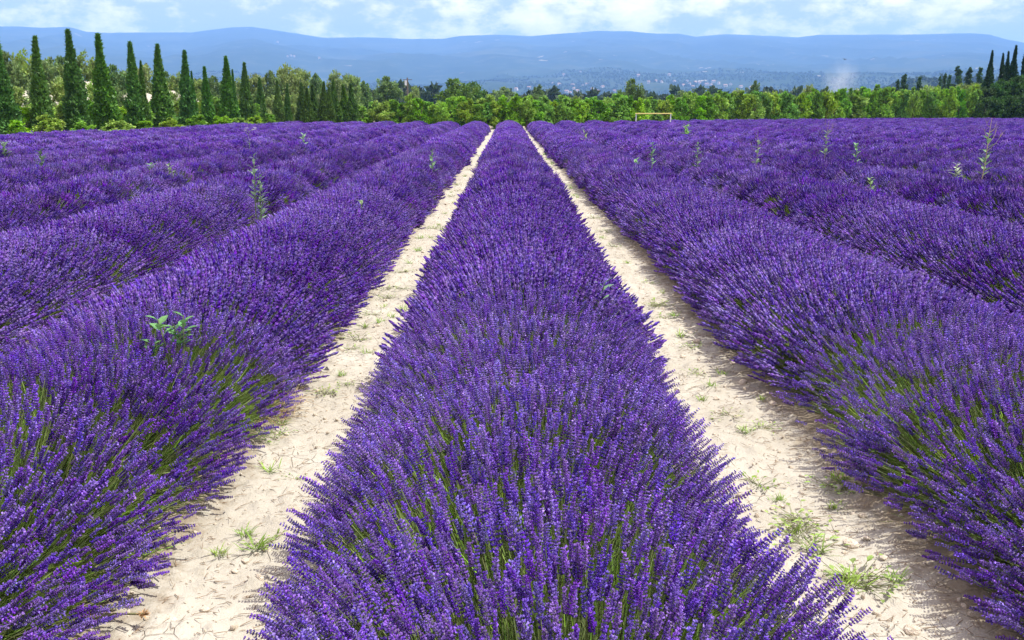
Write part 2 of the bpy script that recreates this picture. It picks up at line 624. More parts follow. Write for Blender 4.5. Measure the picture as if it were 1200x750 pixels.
def instancer(name, sources):
    t = bpy.data.node_groups.new(name, 'GeometryNodeTree')
    t.interface.new_socket('Geometry', in_out='INPUT', socket_type='NodeSocketGeometry')
    t.interface.new_socket('Geometry', in_out='OUTPUT', socket_type='NodeSocketGeometry')
    N, Lk = t.nodes, t.links
    gi, go = N.new('NodeGroupInput'), N.new('NodeGroupOutput')

    def attr(nm, ty):
        n = N.new('GeometryNodeInputNamedAttribute')
        n.data_type = ty
        n.inputs['Name'].default_value = nm
        return n.outputs['Attribute']
    va, ro, sc = attr('variant', 'INT'), attr('rot', 'FLOAT_VECTOR'), attr('scl', 'FLOAT')
    j = N.new('GeometryNodeJoinGeometry')
    for i, ob in enumerate(sources):
        cmpn = N.new('FunctionNodeCompare')
        cmpn.data_type = 'INT'
        cmpn.operation = 'EQUAL'
        Lk.new(va, cmpn.inputs[2])
        cmpn.inputs[3].default_value = i
        oi = N.new('GeometryNodeObjectInfo')
        oi.inputs['Object'].default_value = ob
        oi.transform_space = 'ORIGINAL'
        ip = N.new('GeometryNodeInstanceOnPoints')
        Lk.new(gi.outputs[0], ip.inputs['Points'])
        Lk.new(cmpn.outputs[0], ip.inputs['Selection'])
        Lk.new(oi.outputs['Geometry'], ip.inputs['Instance'])
        Lk.new(ro, ip.inputs['Rotation'])
        Lk.new(sc, ip.inputs['Scale'])
        Lk.new(ip.outputs[0], j.inputs[0])
    Lk.new(j.outputs[0], go.inputs[0])
    return t


GN_SPIKE = instancer('lavender_spikes', SPIKES)
GN_GREEN = instancer('lavender_stems', GREENS)


def euler_of(dirs, spin):
    """XYZ euler turning +Z onto dirs with a first spin about Z:  Rz(phi) Ry(theta) Rz(spin)"""
    d = dirs / np.linalg.norm(dirs, axis=1, keepdims=True)
    th = np.arccos(np.clip(d[:, 2], -1, 1))
    ph = np.arctan2(d[:, 1], d[:, 0])
    cph, sph, cth, sth, cs, ss = np.cos(ph), np.sin(ph), np.cos(th), np.sin(th), np.cos(spin), np.sin(spin)
    # matrix = Rz(ph) @ Ry(th) @ Rz(spin)
    m00 = cph * cth * cs - sph * ss
    m10 = sph * cth * cs + cph * ss
    m20 = -sth * cs
    m21 = sth * ss
    m22 = cth
    ey = np.arcsin(np.clip(-m20, -1, 1))
    ex = np.arctan2(m21, m22)
    ez = np.arctan2(m10, m00)
    return np.stack([ex, ey, ez], 1)


def point_cloud(name, pos, rot, scl, var, group, parent, tint=None):
    m = bpy.data.meshes.new(name)
    m.vertices.add(len(pos))
    m.vertices.foreach_set('co', pos.astype(np.float32).ravel())
    a = m.attributes.new('rot', 'FLOAT_VECTOR', 'POINT')
    a.data.foreach_set('vector', rot.astype(np.float32).ravel())
    a = m.attributes.new('scl', 'FLOAT', 'POINT')
    a.data.foreach_set('value', scl.astype(np.float32))
    a = m.attributes.new('variant', 'INT', 'POINT')
    a.data.foreach_set('value', var.astype(np.int32))
    if tint is not None:
        a = m.attributes.new('tint', 'FLOAT', 'POINT')
        a.data.foreach_set('value', tint.astype(np.float32))
    o = link(name, m, parent)
    o['kind'] = 'stuff'
    md = o.modifiers.new('scatter', 'NODES')
    md.node_group = group
    return o


# ------------------------------------------------------------------ lavender rows
SP = 2.0                                    # metres from row to row
Z0 = 0.10


def row_end(x):
    if x < -1:
        return 68.0 if x > -15 else (62.0 if x > -17 else 44.0)
    return min(68 + 0.62 * max(x, 0), 89)


def row_start(x):
    if abs(x) < .1:
        return 0.95
    if abs(x) < 2.6:
        return 0.25
    return 1.72 * (abs(x) - 1.7) - 1.2


ROWN = {1: 'first', 2: 'second', 3: 'third', 4: 'fourth', 5: 'fifth', 6: 'sixth', 7: 'seventh', 8: 'eighth', 9: 'ninth',
        10: 'tenth', 11: 'eleventh', 12: 'twelfth', 13: 'thirteenth', 14: 'fourteenth', 15: 'fifteenth', 16: 'sixteenth',
        17: 'seventeenth', 18: 'eighteenth', 19: 'nineteenth', 20: 'twentieth', 21: 'twenty-first', 22: 'twenty-second', 23: 'twenty-third'}
LOD = (5.5, 13.0, 27.0)                     # where single detailed spikes, single spikes, small tufts end
DENS = (1120, 1080, 76, 26)                   # per square metre of surface
n_inst = 0


def lavender_row(n):
    global n_inst
    x0 = n * SP + {-1: -.03, 1: .09, 0: .01}.get(n, 0)
    y0, y1 = row_start(x0), row_end(x0)
    yk = np.arange(y0, y1, .43)
    K = len(yk)
    yk = yk + rng.uniform(-.07, .07, K)
    jr = rng.uniform(.95, 1.05, K) * (1 + .09 * (fbm(yk * .55, yk * 0 + n * 7.7, 4, 2) - .5))
    xk = rng.uniform(-.05, .05, K) + .10 * (fbm(yk * .25, yk * 0 + n * 3.1, 6, 2) - .5)
    rx = (.70 if n else .70) * jr
    ry = .70 * rng.uniform(.9, 1.1, K)
    rz = (.48 if n == 0 else .43) * (.5 + .5 * jr) * rng.uniform(.97, 1.04, K)
    tk = rng.normal(0, .6, K) + 2.6 * (fbm(yk * .5, yk * 0 + n * 5.3, 91, 2) - .5)
    root = link('lavender_row', None, None, (x0, y0, 0))
    if n == 0:
        lab = 'straight purple lavender row between the two bare sandy paths'
    elif n < 0:
        lab = 'purple lavender row on the cypress side, %s from the row between the paths' % ROWN[-n]
    else:
        lab = 'purple lavender row on the dark conifer side, %s from the row between the paths' % ROWN[n]
    tag(root, lab, 'lavender', 'lavender rows of the field')

    # inner green body
    ys = np.arange(y0 - .35, y1 + .35, .11 if abs(n) < 3 else .3)
    D = np.abs(ys[:, None] - yk[None])
    env = np.sqrt(np.clip(1 - (D / ry[None]) ** 2, 0, 1))
    ex, ez = (env * rx[None]).max(1), (env * rz[None]).max(1)
    cx = xk[D.argmin(1)]
    th = np.linspace(-1.75, 1.75, 15)
    q = .55 + .14 * fbm(ys[:, None] * 7 + n * 13, th[None] * 5 + 20, 8, 3)
    X = cx[:, None] + ex[:, None] * np.sin(th)[None] * q
    Zc = np.maximum(Z0 + ez[:, None] * np.cos(th)[None] * q, -.03)
    Y = np.broadcast_to(ys[:, None] - y0, X.shape)
    v = np.stack([X.ravel(), Y.ravel(), Zc.ravel()], 1)
    nx = len(th)
    i = (np.arange(len(ys) - 1)[:, None] * nx + np.arange(nx - 1)[None]).ravel()
    link('foliage', mesh_np('foliage', v, np.stack([i, i + 1, i + nx + 1, i + nx], 1), mats=[M['mound']], smooth=True), root)

    # flower spikes on the surface of every plant
    dist = np.hypot(x0 - CAM.x, yk)
    lodk = np.digitize(dist + rng.uniform(-.6, .6, K), LOD)

    def sample(per_k, zmin, shrink=1.0, rej=.80):
        idx = np.repeat(np.arange(K), per_k)
        if not len(idx):
            return None
        m = len(idx)
        uz = rng.uniform(zmin, 1, m)
        az = rng.uniform(0, 2 * np.pi, m)
        s = np.sqrt(1 - uz ** 2)
        u = np.stack([s * np.cos(az), s * np.sin(az), uz], 1)
        # ellipsoid area weighting: keep more where the surface is stretched
        wgt = np.sqrt((u[:, 0] / .76) ** 2 + (u[:, 1] / .70) ** 2 + (u[:, 2] / .53) ** 2) * .53
        keep = rng.random(m) < wgt
        idx, u = idx[keep], u[keep]
        f = shrink * rng.uniform(.90, 1.09, len(idx))
        p = np.stack([xk[idx] + u[:, 0] * rx[idx] * f, yk[idx] + u[:, 1] * ry[idx] * f, Z0 + u[:, 2] * rz[idx] * f], 1)
        ok = np.ones(len(idx), bool)
        for dk in (-3, -2, -1, 1, 2, 3):
            j = np.clip(idx + dk, 0, K - 1)
            q_ = ((p[:, 0] - xk[j]) / rx[j]) ** 2 + ((p[:, 1] - yk[j]) / ry[j]) ** 2 + ((p[:, 2] - Z0) / rz[j]) ** 2
            ok &= (q_ > rej * shrink ** 2) | (j == idx)
        return idx[ok], u[ok], p[ok]

    pos, rot, scl, var = [], [], [], []
    first = [0, 7, 12, 17]
    cnt = [7, 5, 5, 5]
    per = np.zeros(K, int)
    for l in range(4):
        per[lodk == l] = int(DENS[l] * 2.35 * .43 * 2.25)
    out = sample(per, -.05)
    if out is not None:
        idx, u, p = out
        lod = lodk[idx]
        # thin patches where the green shows
        pn = fbm(p[:, 0] * 3.2 + n * 9, p[:, 1] * 2.6, 21, 3)
        pn2 = fbm(p[:, 0] * 9 + n * 5, p[:, 1] * 9, 55, 2)
        side = np.clip((np.abs(u[:, 0]) - .25) / .5, 0, 1)
        thin = np.clip((pn - .52) / .14, 0, 1) * (.22 + .42 * side) + .38 * np.clip((pn2 - .56) / .1, 0, 1)
        thin = thin * np.where(lod == 0, 1.0, np.where(lod == 1, .65, np.where(lod == 2, .25, .05)))
        keep = rng.random(len(p)) > thin
        idx, u, p, lod = idx[keep], u[keep], p[keep], lod[keep]
        m = len(p)
        d = u * np.array((1.0, .75, .95)) + np.array((0, 0, .30)) + rng.normal(0, .095, (m, 3))
        d[:, 2] = np.maximum(d[:, 2], .02)
        p = p - np.array((0, y0, 0))
        s = rng.uniform(.76, 1.24, m) * np.where(lod == 0, .97, np.where(lod == 1, 1.06, 1.0))
        va = np.array(first)[lod] + (rng.random(m) * np.array(cnt)[lod]).astype(int)
        # nearly horizontal spikes must not dip into the soil
        p[:, 2] = np.maximum(p[:, 2], .06)
        ro = euler_of(d, rng.uniform(0, 6.28, m))
        single = np.zeros(m, bool)
        if abs(n) <= 1:                      # the 300 that show largest become parts of their own
            tip = p + np.array((x0, y0, 0))
            rel = tip - np.array(CAM)
            c = np.array(CROT).T @ rel.T
            sx_, sy_ = c[0] / -c[2] * FPX + 600, 375 - c[1] / -c[2] * FPX
            vis = (c[2] < 0) & (sx_ > 5) & (sx_ < 1195) & (sy_ < 742) & (sy_ > 0) & (lod == 0) & (p[:, 2] > .22)
            dd = np.where(vis, np.linalg.norm(rel, axis=1), 1e9)
            pick = np.argsort(dd)[:300]
            single[pick] = True
            for i_ in pick:
                link('flower_spike', near_meshes[va[i_]], root, p[i_], ro[i_], s[i_])
        e = ~single
        point_cloud('flowers', p[e], ro[e], s[e], va[e], GN_SPIKE, root, np.clip(tk[idx[e]], -1.6, 1.6))
        n_inst += int(e.sum())
    # green stems between and below the flowers
    perg = np.zeros(K, int)
    for l, dn in enumerate((300, 220, 50, 8)):
        perg[lodk == l] = int(dn * 2.35 * .43 * 2.25)
    out = sample(perg, -.05, .95)
    if out is not None:
        idx, u, p = out
        m = len(p)
        lod = lodk[idx]
        d = u * np.array((1.0, .75, .95)) + np.array((0, 0, .30)) + rng.normal(0, .14, (m, 3))
        d[:, 2] = np.maximum(d[:, 2], .05)
        p = p - np.array((0, y0, 0))
        va = np.where(lod < 2, (rng.random(m) * 4).astype(int), 4 + (rng.random(m) * 3).astype(int))
        point_cloud('stems', p, euler_of(d, rng.uniform(0, 6.28, m)), rng.uniform(.75, 1.15, m), va, GN_GREEN, root)
        n_inst += m


for n in [0] + [s * k for k in range(1, 24) for s in (-1, 1) if not (s < 0 and k > 9)]:
    lavender_row(n)
print('instances', n_inst)


# ------------------------------------------------------------------ foliage builders for trees and shrubs
def leaf_cloud(pts, nrm, size, cols, seed, elong=1.6):
    """one bent leaf (two triangles) at each point"""
    r = np.random.default_rng(seed)
    n = len(pts)
    d = nrm + r.normal(0, .75, (n, 3))
    d /= np.linalg.norm(d, axis=1, keepdims=True)
    a = np.cross(d, r.normal(0, 1, (n, 3)))
    a /= np.linalg.norm(a, axis=1, keepdims=True)
    s = (size * r.uniform(.6, 1.35, n))[:, None]
    v = np.stack([pts - a * s * .5, pts + d * s * elong * .5 + a * s * .05, pts + a * s * .5, pts - d * s * elong * .35], 1)
    v[:, 1] += r.normal(0, .2, (n, 3)) * s
    f = np.arange(n)[:, None] * 4
    f = np.concatenate([f + np.array([[0, 1, 2]]), f + np.array([[0, 2, 3]])])
    return v.reshape(-1, 3), f, np.repeat(cols, 4, 0)


def crown_mesh(name, lobes, n_per, size, base, seed, jitter=.25, fill=.40):
    """lobes: (centre, radii). Leaves in the outer shell of uneven clumps, gaps between them."""
    r = np.random.default_rng(seed)
    V, F, C, o = [], [], [], 0
    for (c, rad) in lobes:
        c, rad = np.array(c, float), np.array(rad, float)
        ncl = max(5, int(n_per / 36))
        u = r.normal(0, 1, (ncl, 3))
        u /= np.linalg.norm(u, axis=1, keepdims=True)
        cc = c + u * rad * r.uniform(fill, 1.0, (ncl, 1))
        for q in range(ncl):
            m = int(36 * r.uniform(.6, 1.4))
            w_ = r.normal(0, 1, (m, 3))
            w_ /= np.linalg.norm(w_, axis=1, keepdims=True)
            cr = rad.mean() * r.uniform(.28, .5)
            p = cc[q] + w_ * cr * (r.random((m, 1)) ** .5)
            nn = w_ + u[q] * .9
            shade = r.uniform(.72, 1.3) * r.uniform(.8, 1.2, (m, 1))
            cols = np.array(base)[None] * shade * (1 + r.normal(0, jitter * .25, (m, 3)))
            v, f, k = leaf_cloud(p, nn, size, np.clip(cols, .004, 1), int(r.integers(1e9)))
            V.append(v)
            F.append(f + o)
            C.append(k)
            o += len(v)
    return mesh_np(name, np.concatenate(V), np.concatenate(F), np.concatenate(C), [M['leaf']])


def trunk_mesh(name, h, r0, limbs, seed):
    r = random.Random(seed)
    g = Geo()
    p = [Vector((r.uniform(-.04, .04) * h * (i / 4), r.uniform(-.04, .04) * h * (i / 4), h * i / 4)) for i in range(5)]
    p[0].z = -.15
    g.tube(p, [r0 * (1.25 if i == 0 else 1 - .16 * i) for i in range(5)], (.1, .08, .06), 0, 7)
    for (tx, ty, tz) in limbs:
        b = p[2].lerp(p[4], r.random())
        e = Vector((tx, ty, tz))
        g.tube([b, b.lerp(e, .5) + Vector((0, 0, .06 * h)), e], [r0 * .5, r0 * .34, r0 * .15], (.1, .08, .06), 0, 5)
    return g.mesh(name, [M['bark']], True)


def cypress_mesh(seed, H, W, base):
    """flame-shaped crown of upward sprays"""
    r = np.random.default_rng(seed)
    n = 7200
    t = r.random(n) ** .85
    prof = lambda t: np.clip(np.minimum(1, (t / .10 + .45)) * (1 - t ** 1.45) ** .95, 0.012, 1) * (.88 + .12 * np.sin(t * 5))
    a = r.uniform(0, 2 * np.pi, n)
    lump = .62 + .76 * vnoise(a * 1.6 + 3 * seed, t * 11, seed)
    rad = W * .5 * prof(t) * lump * (r.uniform(.55, 1.06, n))
    p = np.stack([rad * np.cos(a), rad * np.sin(a), .12 + t * (H - .12)], 1)
    p[:, 0] += .05 * W * np.sin(t * 4 + seed)
    nn = np.stack([np.cos(a) * .5, np.sin(a) * .5, np.full(n, 1.5)], 1)
    cols = np.array(base)[None] * r.uniform(.6, 1.4, (n, 1)) * (1 + r.normal(0, .06, (n, 3)))
    v, f, c = leaf_cloud(p, nn, .075, np.clip(cols, .003, 1), seed, 2.6)
    m = 260
    # dense core so that the crown does not read as see-through
    tt = np.linspace(0, 1, 14)
    ring = []
    for q in tt:
        for k in range(9):
            b = 2 * np.pi * k / 9
            rr = W * .33 * prof(np.array(q)) * (.9 + .2 * vnoise(np.array(b * 2.), np.array(q * 9), seed))
            ring.append((rr * math.cos(b), rr * math.sin(b), .12 + q * (H * .97 - .12)))
    fc = []
    for i in range(13):
        for k in range(9):
            x, y = i * 9 + k, i * 9 + (k + 1) % 9
            fc += [[x, y, y + 9], [x, y + 9, x + 9]]
    ring = np.array(ring)
    V = np.concatenate([v, ring])
    F = np.concatenate([f, np.array(fc) + len(v)])
    C = np.concatenate([c, np.broadcast_to(np.array(base) * .6, ring.shape)])
    return mesh_np('cypress_crown', V, F, C, [M['leaf']])


def plant_tree(name, trunk, crown, loc, scl, rz, label, cat, group=None):
    t = link(name, None, None, loc, (0, 0, rz), scl)
    link('trunk', trunk, t)
    link('crown', crown, t)
    return tag(t, label, cat, group)


def ground_at(px, y):
    p = at_y(px, 125, y)
    return Vector((p.x, y, -.05))


def top_height(px, py, y):
    return at_y(px, py, y).z + .05


# ---- cypresses along the edge of the field
C_CYP = (0.066, 0.172, 0.021)
cyp = [cypress_mesh(s, 4.6, .82, C_CYP) for s in (1, 2, 3, 4)]
cyp_trunk = trunk_mesh('cypress_trunk', 1.2, .07, [], 5)
line_a, line_b = Vector((-19.6, 38.0)), Vector((-17.4, 69.0))
cyp_px = [(5, 42, 25), (49, 44, 22), (88, 36, 24), (123, 41, 24), (158, 50, 20), (190, 53, 21), (220, 60, 18), (243, 79, 14), (267, 67, 18), (289, 74, 15)]
NUM = list(ROWN.values())
cyp_depth = []
for i, (px, py, wpx) in enumerate(cyp_px):
    # intersection of the ray with the line of trees
    d = ray(px, 125)
    e = line_b - line_a
    k = ((line_a.x - CAM.x) * d.y - line_a.y * d.x) / (e.y * d.x - e.x * d.y)
    q = line_a + e * k
    h = top_height(px - 5, py, q.y)
    wd = wpx * 1.22 / 1193 * q.y
    t = plant_tree('cypress_tree', cyp_trunk, cyp[i % 4], (q.x, q.y, -.05), (wd / .80, wd / .80, h / 4.6), i * 1.3,
                   'slender dark green cypress, %s in the line counting from the columnar conifer clump' % NUM[len(cyp_px) - 1 - i],
                   'cypress tree', 'cypresses lining the field edge')
    cyp_depth.append(q)
# second, lower stems that lean against three of them
for i, (px, py, wpx, j) in enumerate(((169, 72, 13, 4), (227, 84, 10, 6), (275, 82, 10, 8))):
    q = cyp_depth[j]
    x = ground_at(px, q.y + .3).x
    h = top_height(px, py, q.y)
    wd = wpx / 1193 * q.y
    plant_tree('cypress_tree', cyp_trunk, cyp[(i + 1) % 4], (x, q.y + .3, -.05), (wd / .8, wd / .8, h / 4.6), i * 2.1,
               'shorter cypress growing close against the %s cypress of the line' % NUM[len(cyp_px) - 1 - j],
               'cypress tree', 'cypresses lining the field edge')

# ---- columnar conifer clump at the end of the cypress line
C_THU = (0.070, 0.150, 0.018)
thu = [cypress_mesh(s, 3.2, .95, C_THU) for s in (11, 12, 13)]
for i, (px, py, wpx, y) in enumerate(((305, 92, 12, 73), (326, 95, 11, 72), (337, 99, 9, 74), (354, 98, 14, 72), (367, 100, 13, 74), (380, 97, 13, 72),
                                      (392, 95, 13, 73), (403, 100, 14, 74), (412, 99, 13, 71.5), (361, 104, 13, 71), (386, 103, 12, 71))):
    p = ground_at(px, y)
    h = top_height(px, py, y)
    wd = wpx * 1.25 / 1193 * y
    plant_tree('columnar_conifer', cyp_trunk, thu[i % 3], p, (wd / .93, wd / .93, h / 3.2), i * 1.7,
               'green columnar conifer in the tight clump at the end of the cypress line', 'conifer', 'columnar conifer clump')

# ---- hedge shrubs
C_SHR = [(0.17, 0.35, 0.028), (0.125, 0.285, 0.028), (0.215, 0.37, 0.036)]


def shrub_mesh(seed, base):
    r = random.Random(seed)
    lobes = [((0, 0, 1.0), (.55, .55, .9))]
    for k in range(6):
        a = r.random() * 6.28
        lobes.append(((.42 * math.cos(a), .42 * math.sin(a), r.uniform(.4, 1.7)), (.38, .38, .42)))
    for k in range(3):
        lobes.append(((r.uniform(-.3, .3), r.uniform(-.3, .3), r.uniform(1.7, 2.05)), (.2, .2, .34)))
    return crown_mesh('shrub_foliage', lobes, 520, .095, base, seed)


shr = [shrub_mesh(200 + i, C_SHR[i % 3]) for i in range(6)]
shr_trunk = trunk_mesh('shrub_stem', 1.3, .05, [(.3, .1, 1.5), (-.3, -.1, 1.4), (.1, -.3, 1.6)], 8)


def shrub(px, y, h, wd, i, label, group, dx=0):
    p = ground_at(px, y)
    p.x += dx
    s = link('hedge_shrub', None, None, p, (0, 0, i * 2.4), (wd / 1.5, wd / 1.5, h / 2.3))
    link('stem', shr_trunk, s)
    link('foliage', shr[i % 6], s)
    tag(s, label, 'shrub', group)


r_ = random.Random(3)
px = 424.0
i = 0
while px < 1152:
    xx = (px - 594) / 1193 * 75
    y = row_end(max(xx, 0)) + 4.5 + r_.uniform(-.6, .8)
    if px > 980:
        y = 94.5 + r_.uniform(-.6, .8)
    tp = np.interp(px, [420, 480, 560, 600, 660, 740, 800, 900, 960, 1040, 1100, 1150], [122, 114, 117, 112, 114, 115, 111, 108, 106, 106, 104, 101])
    h = top_height(px, tp + r_.uniform(-3, 3), y)
    shrub(px, y, h, r_.uniform(1.35, 1.8), i, 'bright green leafy shrub in the hedge beyond the far end of the rows', 'hedge shrubs beyond the field')
    px += r_.uniform(9, 13)
    i += 1
# a second, taller line behind it
px = 500.0
while px < 1152:
    xx = (px - 594) / 1193 * 80
    y = row_end(max(xx, 0)) + 9 + r_.uniform(-1, 1.5)
    tp = np.interp(px, [500, 620, 740, 800, 900, 1000, 1060, 1150], [117, 113, 113, 109, 105, 103, 101, 97])
    h = top_height(px, tp + r_.uniform(-4, 6), y)
    shrub(px, y, h, r_.uniform(1.9, 2.8), i, 'taller leafy shrub standing directly behind the bright hedge', 'shrubs behind the hedge')
    px += r_.uniform(13, 20)
    i += 1
# yellow-green shrubs between the cypresses
for j in range(len(cyp_depth) * 3 + 3):
    k = j / 3.0 - .45
    e = (line_b - line_a).normalized()
    a = cyp_depth[0] + (cyp_depth[-1] - cyp_depth[0]) * (k / 9)
    y = a.y + r_.uniform(-.4, .5)
    p = (a.x + (.75 if j % 3 == 0 else -.9) + r_.uniform(-.3, .3), y, -.05)
    hh = r_.uniform(1.0, 1.35) if j % 3 == 0 else r_.uniform(1.7, 2.3)
    s = link('vine_shrub', None, None, p, (0, 0, j * 1.9), (r_.uniform(1.1, 1.5) / 1.5,) * 2 + (hh / 2.3,))
    link('stem', shr_trunk, s)
    link('foliage', shr[(0, 2, 3, 5)[j % 4]], s)
    tag(s, 'low yellow-green shrub growing between the cypress trunks', 'shrub', 'shrubs between the cypresses')


# ---- trees farther back
def broad_tree(seed, base, lobes_n=9, H=6.0, W=5.0, trunk_h=2.2, size=.22, n_per=300, squat=.8):
    r = random.Random(seed)
    lobes = []
    for k in range(lobes_n):
        a, q = r.random() * 6.28, W * .33 * math.sqrt(r.random())
        z = r.uniform(trunk_h + .5, H - .8)
        rr = W * r.uniform(.19, .29) * (1.2 - .4 * (z / H))
        lobes.append(((q * math.cos(a), q * math.sin(a), z), (rr, rr, rr * squat)))
    lobes.append(((0, 0, H - .75), (W * .2, W * .2, .75)))
    cr = crown_mesh('tree_crown', lobes, n_per, size, base, seed)
    tr = trunk_mesh('tree_trunk', trunk_h + 1.2, .17, [l[0] for l in lobes[:5]], seed)
    return tr, cr


C_PINE = (0.185, 0.270, 0.062)
C_OLIVE = (0.120, 0.205, 0.052)
C_OAK = (0.085, 0.165, 0.024)
PINES = [broad_tree(300 + i, C_PINE, 17, 6, 5.2, .6, .19, 420) for i in range(3)]
OLIVES = [broad_tree(310 + i, C_OLIVE, 16, 6, 4.6, .4, .19, 380) for i in range(3)]
OAKS = [broad_tree(320 + i, C_OAK, 12, 6, 6.2, 1.4, .24) for i in range(2)]
left_trees = [  # px, top py, width px, depth
    (14, 58, 46, 66), (33, 60, 40, 80), (62, 67, 42, 76), (78, 64, 40, 92), (101, 62, 44, 84), (120, 72, 36, 100), (137, 74, 34, 84),
    (152, 80, 34, 98), (171, 74, 34, 90), (196, 82, 34, 102), (209, 86, 30, 94), (232, 92, 32, 108), (252, 88, 32, 100), (278, 92, 30, 112),
    (298, 86, 30, 104), (318, 82, 32, 112), (334, 76, 36, 116), (349, 79, 30, 120), (370, 85, 26, 124), (392, 83, 30, 120), (408, 86, 26, 126), (425, 94, 24, 130),
    (-20, 60, 46, 72), (-60, 62, 46, 76), (44, 88, 40, 54), (110, 94, 36, 60), (215, 104, 26, 74), (300, 106, 26, 86),
    (72, 92, 36, 52), (8, 96, 40, 50), (135, 100, 34, 58), (200, 106, 26, 66), (236, 108, 26, 74), (268, 108, 24, 78), (322, 112, 24, 80), (345, 110, 24, 80)]
for i, (px, py, wpx, y) in enumerate(left_trees):
    kind = (PINES if i % 3 else OLIVES)
    tr, cr = kind[i % len(kind)]
    p = ground_at(px, y)
    h = top_height(px, py, y)
    wd = wpx * 1.15 / 1193 * y
    plant_tree('pine_tree' if i % 3 else 'olive_tree', tr, cr, p, (wd / 4.9, wd / 4.9, h / 6.05), i * 2.2,
               '%s %s behind the %s cypress counted from the conifer clump' % (
                   'low' if py > 87 and y < 90 else 'tall' if py < 72 else 'middling',
                   'rounded olive-green pine' if i % 3 else 'grey-green rounded olive tree',
                   NUM[len(cyp_px) - 1 - min(range(len(cyp_px)), key=lambda q_: abs(cyp_px[q_][0] - px))]), 'tree', 'trees behind the cypress line')
mid_trees = [  # px, top, width, depth, kind, label
    (455, 88, 32, 135, 'o', 'dark rounded tree beside the slender utility pole'),
    (488, 101, 20, 140, 'p', 'small light green tree between the dark rounded tree and the broad tree'),
    (532, 92, 44, 130, 'k', 'broad dense green tree with flat wide crown above the hedge'),
    (556, 96, 32, 134, 'k', 'rounded green tree joined to the flank of the broad flat-crowned tree'),
    (591, 101, 34, 190, 'o', 'dark bluish tree behind the hedge above the far end of the rows'),
    (630, 99, 24, 120, 'o', 'olive-green rounded tree above the hedge near the far houses'),
    (741, 91, 26, 110, 'o', 'tall uneven tree rising behind the small goal frame'),
    (727, 105, 22, 118, 'o', 'low dark tree leaning against the tall tree behind the goal frame'),
    (883, 93, 15, 125, 'o', 'small pointed dark tree poking above the middle of the hedge'),
    (862, 104, 26, 130, 'p', 'pale green bushy tree beside the small pointed tree over the hedge'),
    (946, 98, 17, 115, 'p', 'light green tree above the hedge near the white smoke'),
    (966, 101, 20, 118, 'o', 'dark green tree above the hedge at the foot of the white smoke'),
    (672, 112, 26, 120, 'p', 'low bushy tree behind the hedge below the village houses'),
    (800, 106, 30, 125, 'o', 'low dark bushy tree behind the hedge right of the goal frame'),
    (1010, 103, 34, 110, 'p', 'yellowish bushy tree behind the hedge beyond the smoke'),
    (1085, 101, 44, 112, 'p', 'wide yellowish bushy tree behind the hedge below the poplars'),
    (1128, 97, 40, 112, 'p', 'bushy yellow-green tree next to the dark conifer mass')]
for i, (px, py, wpx, y, k, lab) in enumerate(mid_trees):
    tr, cr = {'o': OLIVES, 'p': PINES, 'k': OAKS}[k][i % 2]
    p = ground_at(px, y)
    plant_tree('broadleaf_tree', tr, cr, p, (wpx * 1.15 / 1193 * y / (6 if k == 'k' else 4.9),) * 2 + (top_height(px, py, y) / 6.05,), i * 1.1, lab, 'tree', 'trees beyond the hedge')


def poplar_mesh(seed, base):
    r = random.Random(seed)
    lobes = [((r.uniform(-.12, .12), r.uniform(-.12, .12), 1.2 + k * .78), (.72 * math.sin(math.pi * (.16 + .78 * k / 8)) + .15,) * 2 + (.62,)) for k in range(9)]
    return crown_mesh('poplar_crown', lobes, 420, .2, base, seed)


pop = [poplar_mesh(400 + i, (0.045, 0.10, 0.034)) for i in range(3)]
pop_trunk = trunk_mesh('poplar_trunk', 3.0, .12, [(.2, .1, 3.6), (-.2, 0, 4)], 9)
for i, (px, py, wpx) in enumerate(((1050, 92, 7), (1057, 85, 10), (1075, 89, 9), (1099, 88, 6), (1104, 84, 7), (1110, 87, 7), (1119, 76, 11), (1132, 77, 11), (1145, 78, 10))):
    y = 150 + (i * 37 % 20)
    p = ground_at(px, y)
    plant_tree('poplar_tree', pop_trunk, pop[i % 3], p, (wpx / 1193 * y / 1.5,) * 2 + (top_height(px, py, y) / 8.1,), i * 1.9,
               'slim upright poplar rising behind the bushy end of the hedge', 'poplar', 'poplars behind the hedge')

# dark conifer mass at the corner of the field
C_DCYP = (0.020, 0.056, 0.012)
dcy = [cypress_mesh(s, 6.0, 1.35, C_DCYP) for s in (21, 22, 23)]
for i, (px, py, wpx, y) in enumerate(((1157, 60, 12, 99), (1170, 63, 11, 101), (1176, 61, 11, 103), (1184, 54, 14, 99), (1196, 55, 13, 100), (1210, 52, 14, 99), (1226, 56, 14, 100))):
    p = ground_at(px, y)
    plant_tree('cypress_tree', cyp_trunk, dcy[i % 3], p, (wpx * 1.5 / 1193 * y / 1.3,) * 2 + (top_height(px, py, y) / 6.0,), i * 1.9,
               'pointed dark cypress rising out of the dark leafy thicket at the field corner', 'cypress tree', 'cypresses in the corner thicket')
THK = [broad_tree(330 + i, (0.042, 0.105, 0.014), 20, 6, 4.6, -.3, .19, 420) for i in range(2)]
for i, (px, py, wpx, y) in enumerate(((1153, 112, 16, 93), (1152, 102, 16, 95), (1160, 100, 22, 94.5), (1172, 92, 26, 95), (1188, 86, 28, 95), (1204, 84, 28, 95), (1222, 86, 30, 95), (1165, 112, 20, 93), (1182, 110, 24, 93), (1199, 108, 24, 93), (1216, 108, 24, 93))):
    tr, cr = THK[i % 2]
    p = ground_at(px, y)
    plant_tree('thicket_tree', tr, cr, p, (wpx * 1.2 / 1193 * y / 4.4,) * 2 + (top_height(px, py, y) / 6.05,), i * 1.9,
               'dense dark leafy tree filling the thicket around the corner cypresses', 'tree', 'trees of the corner thicket')

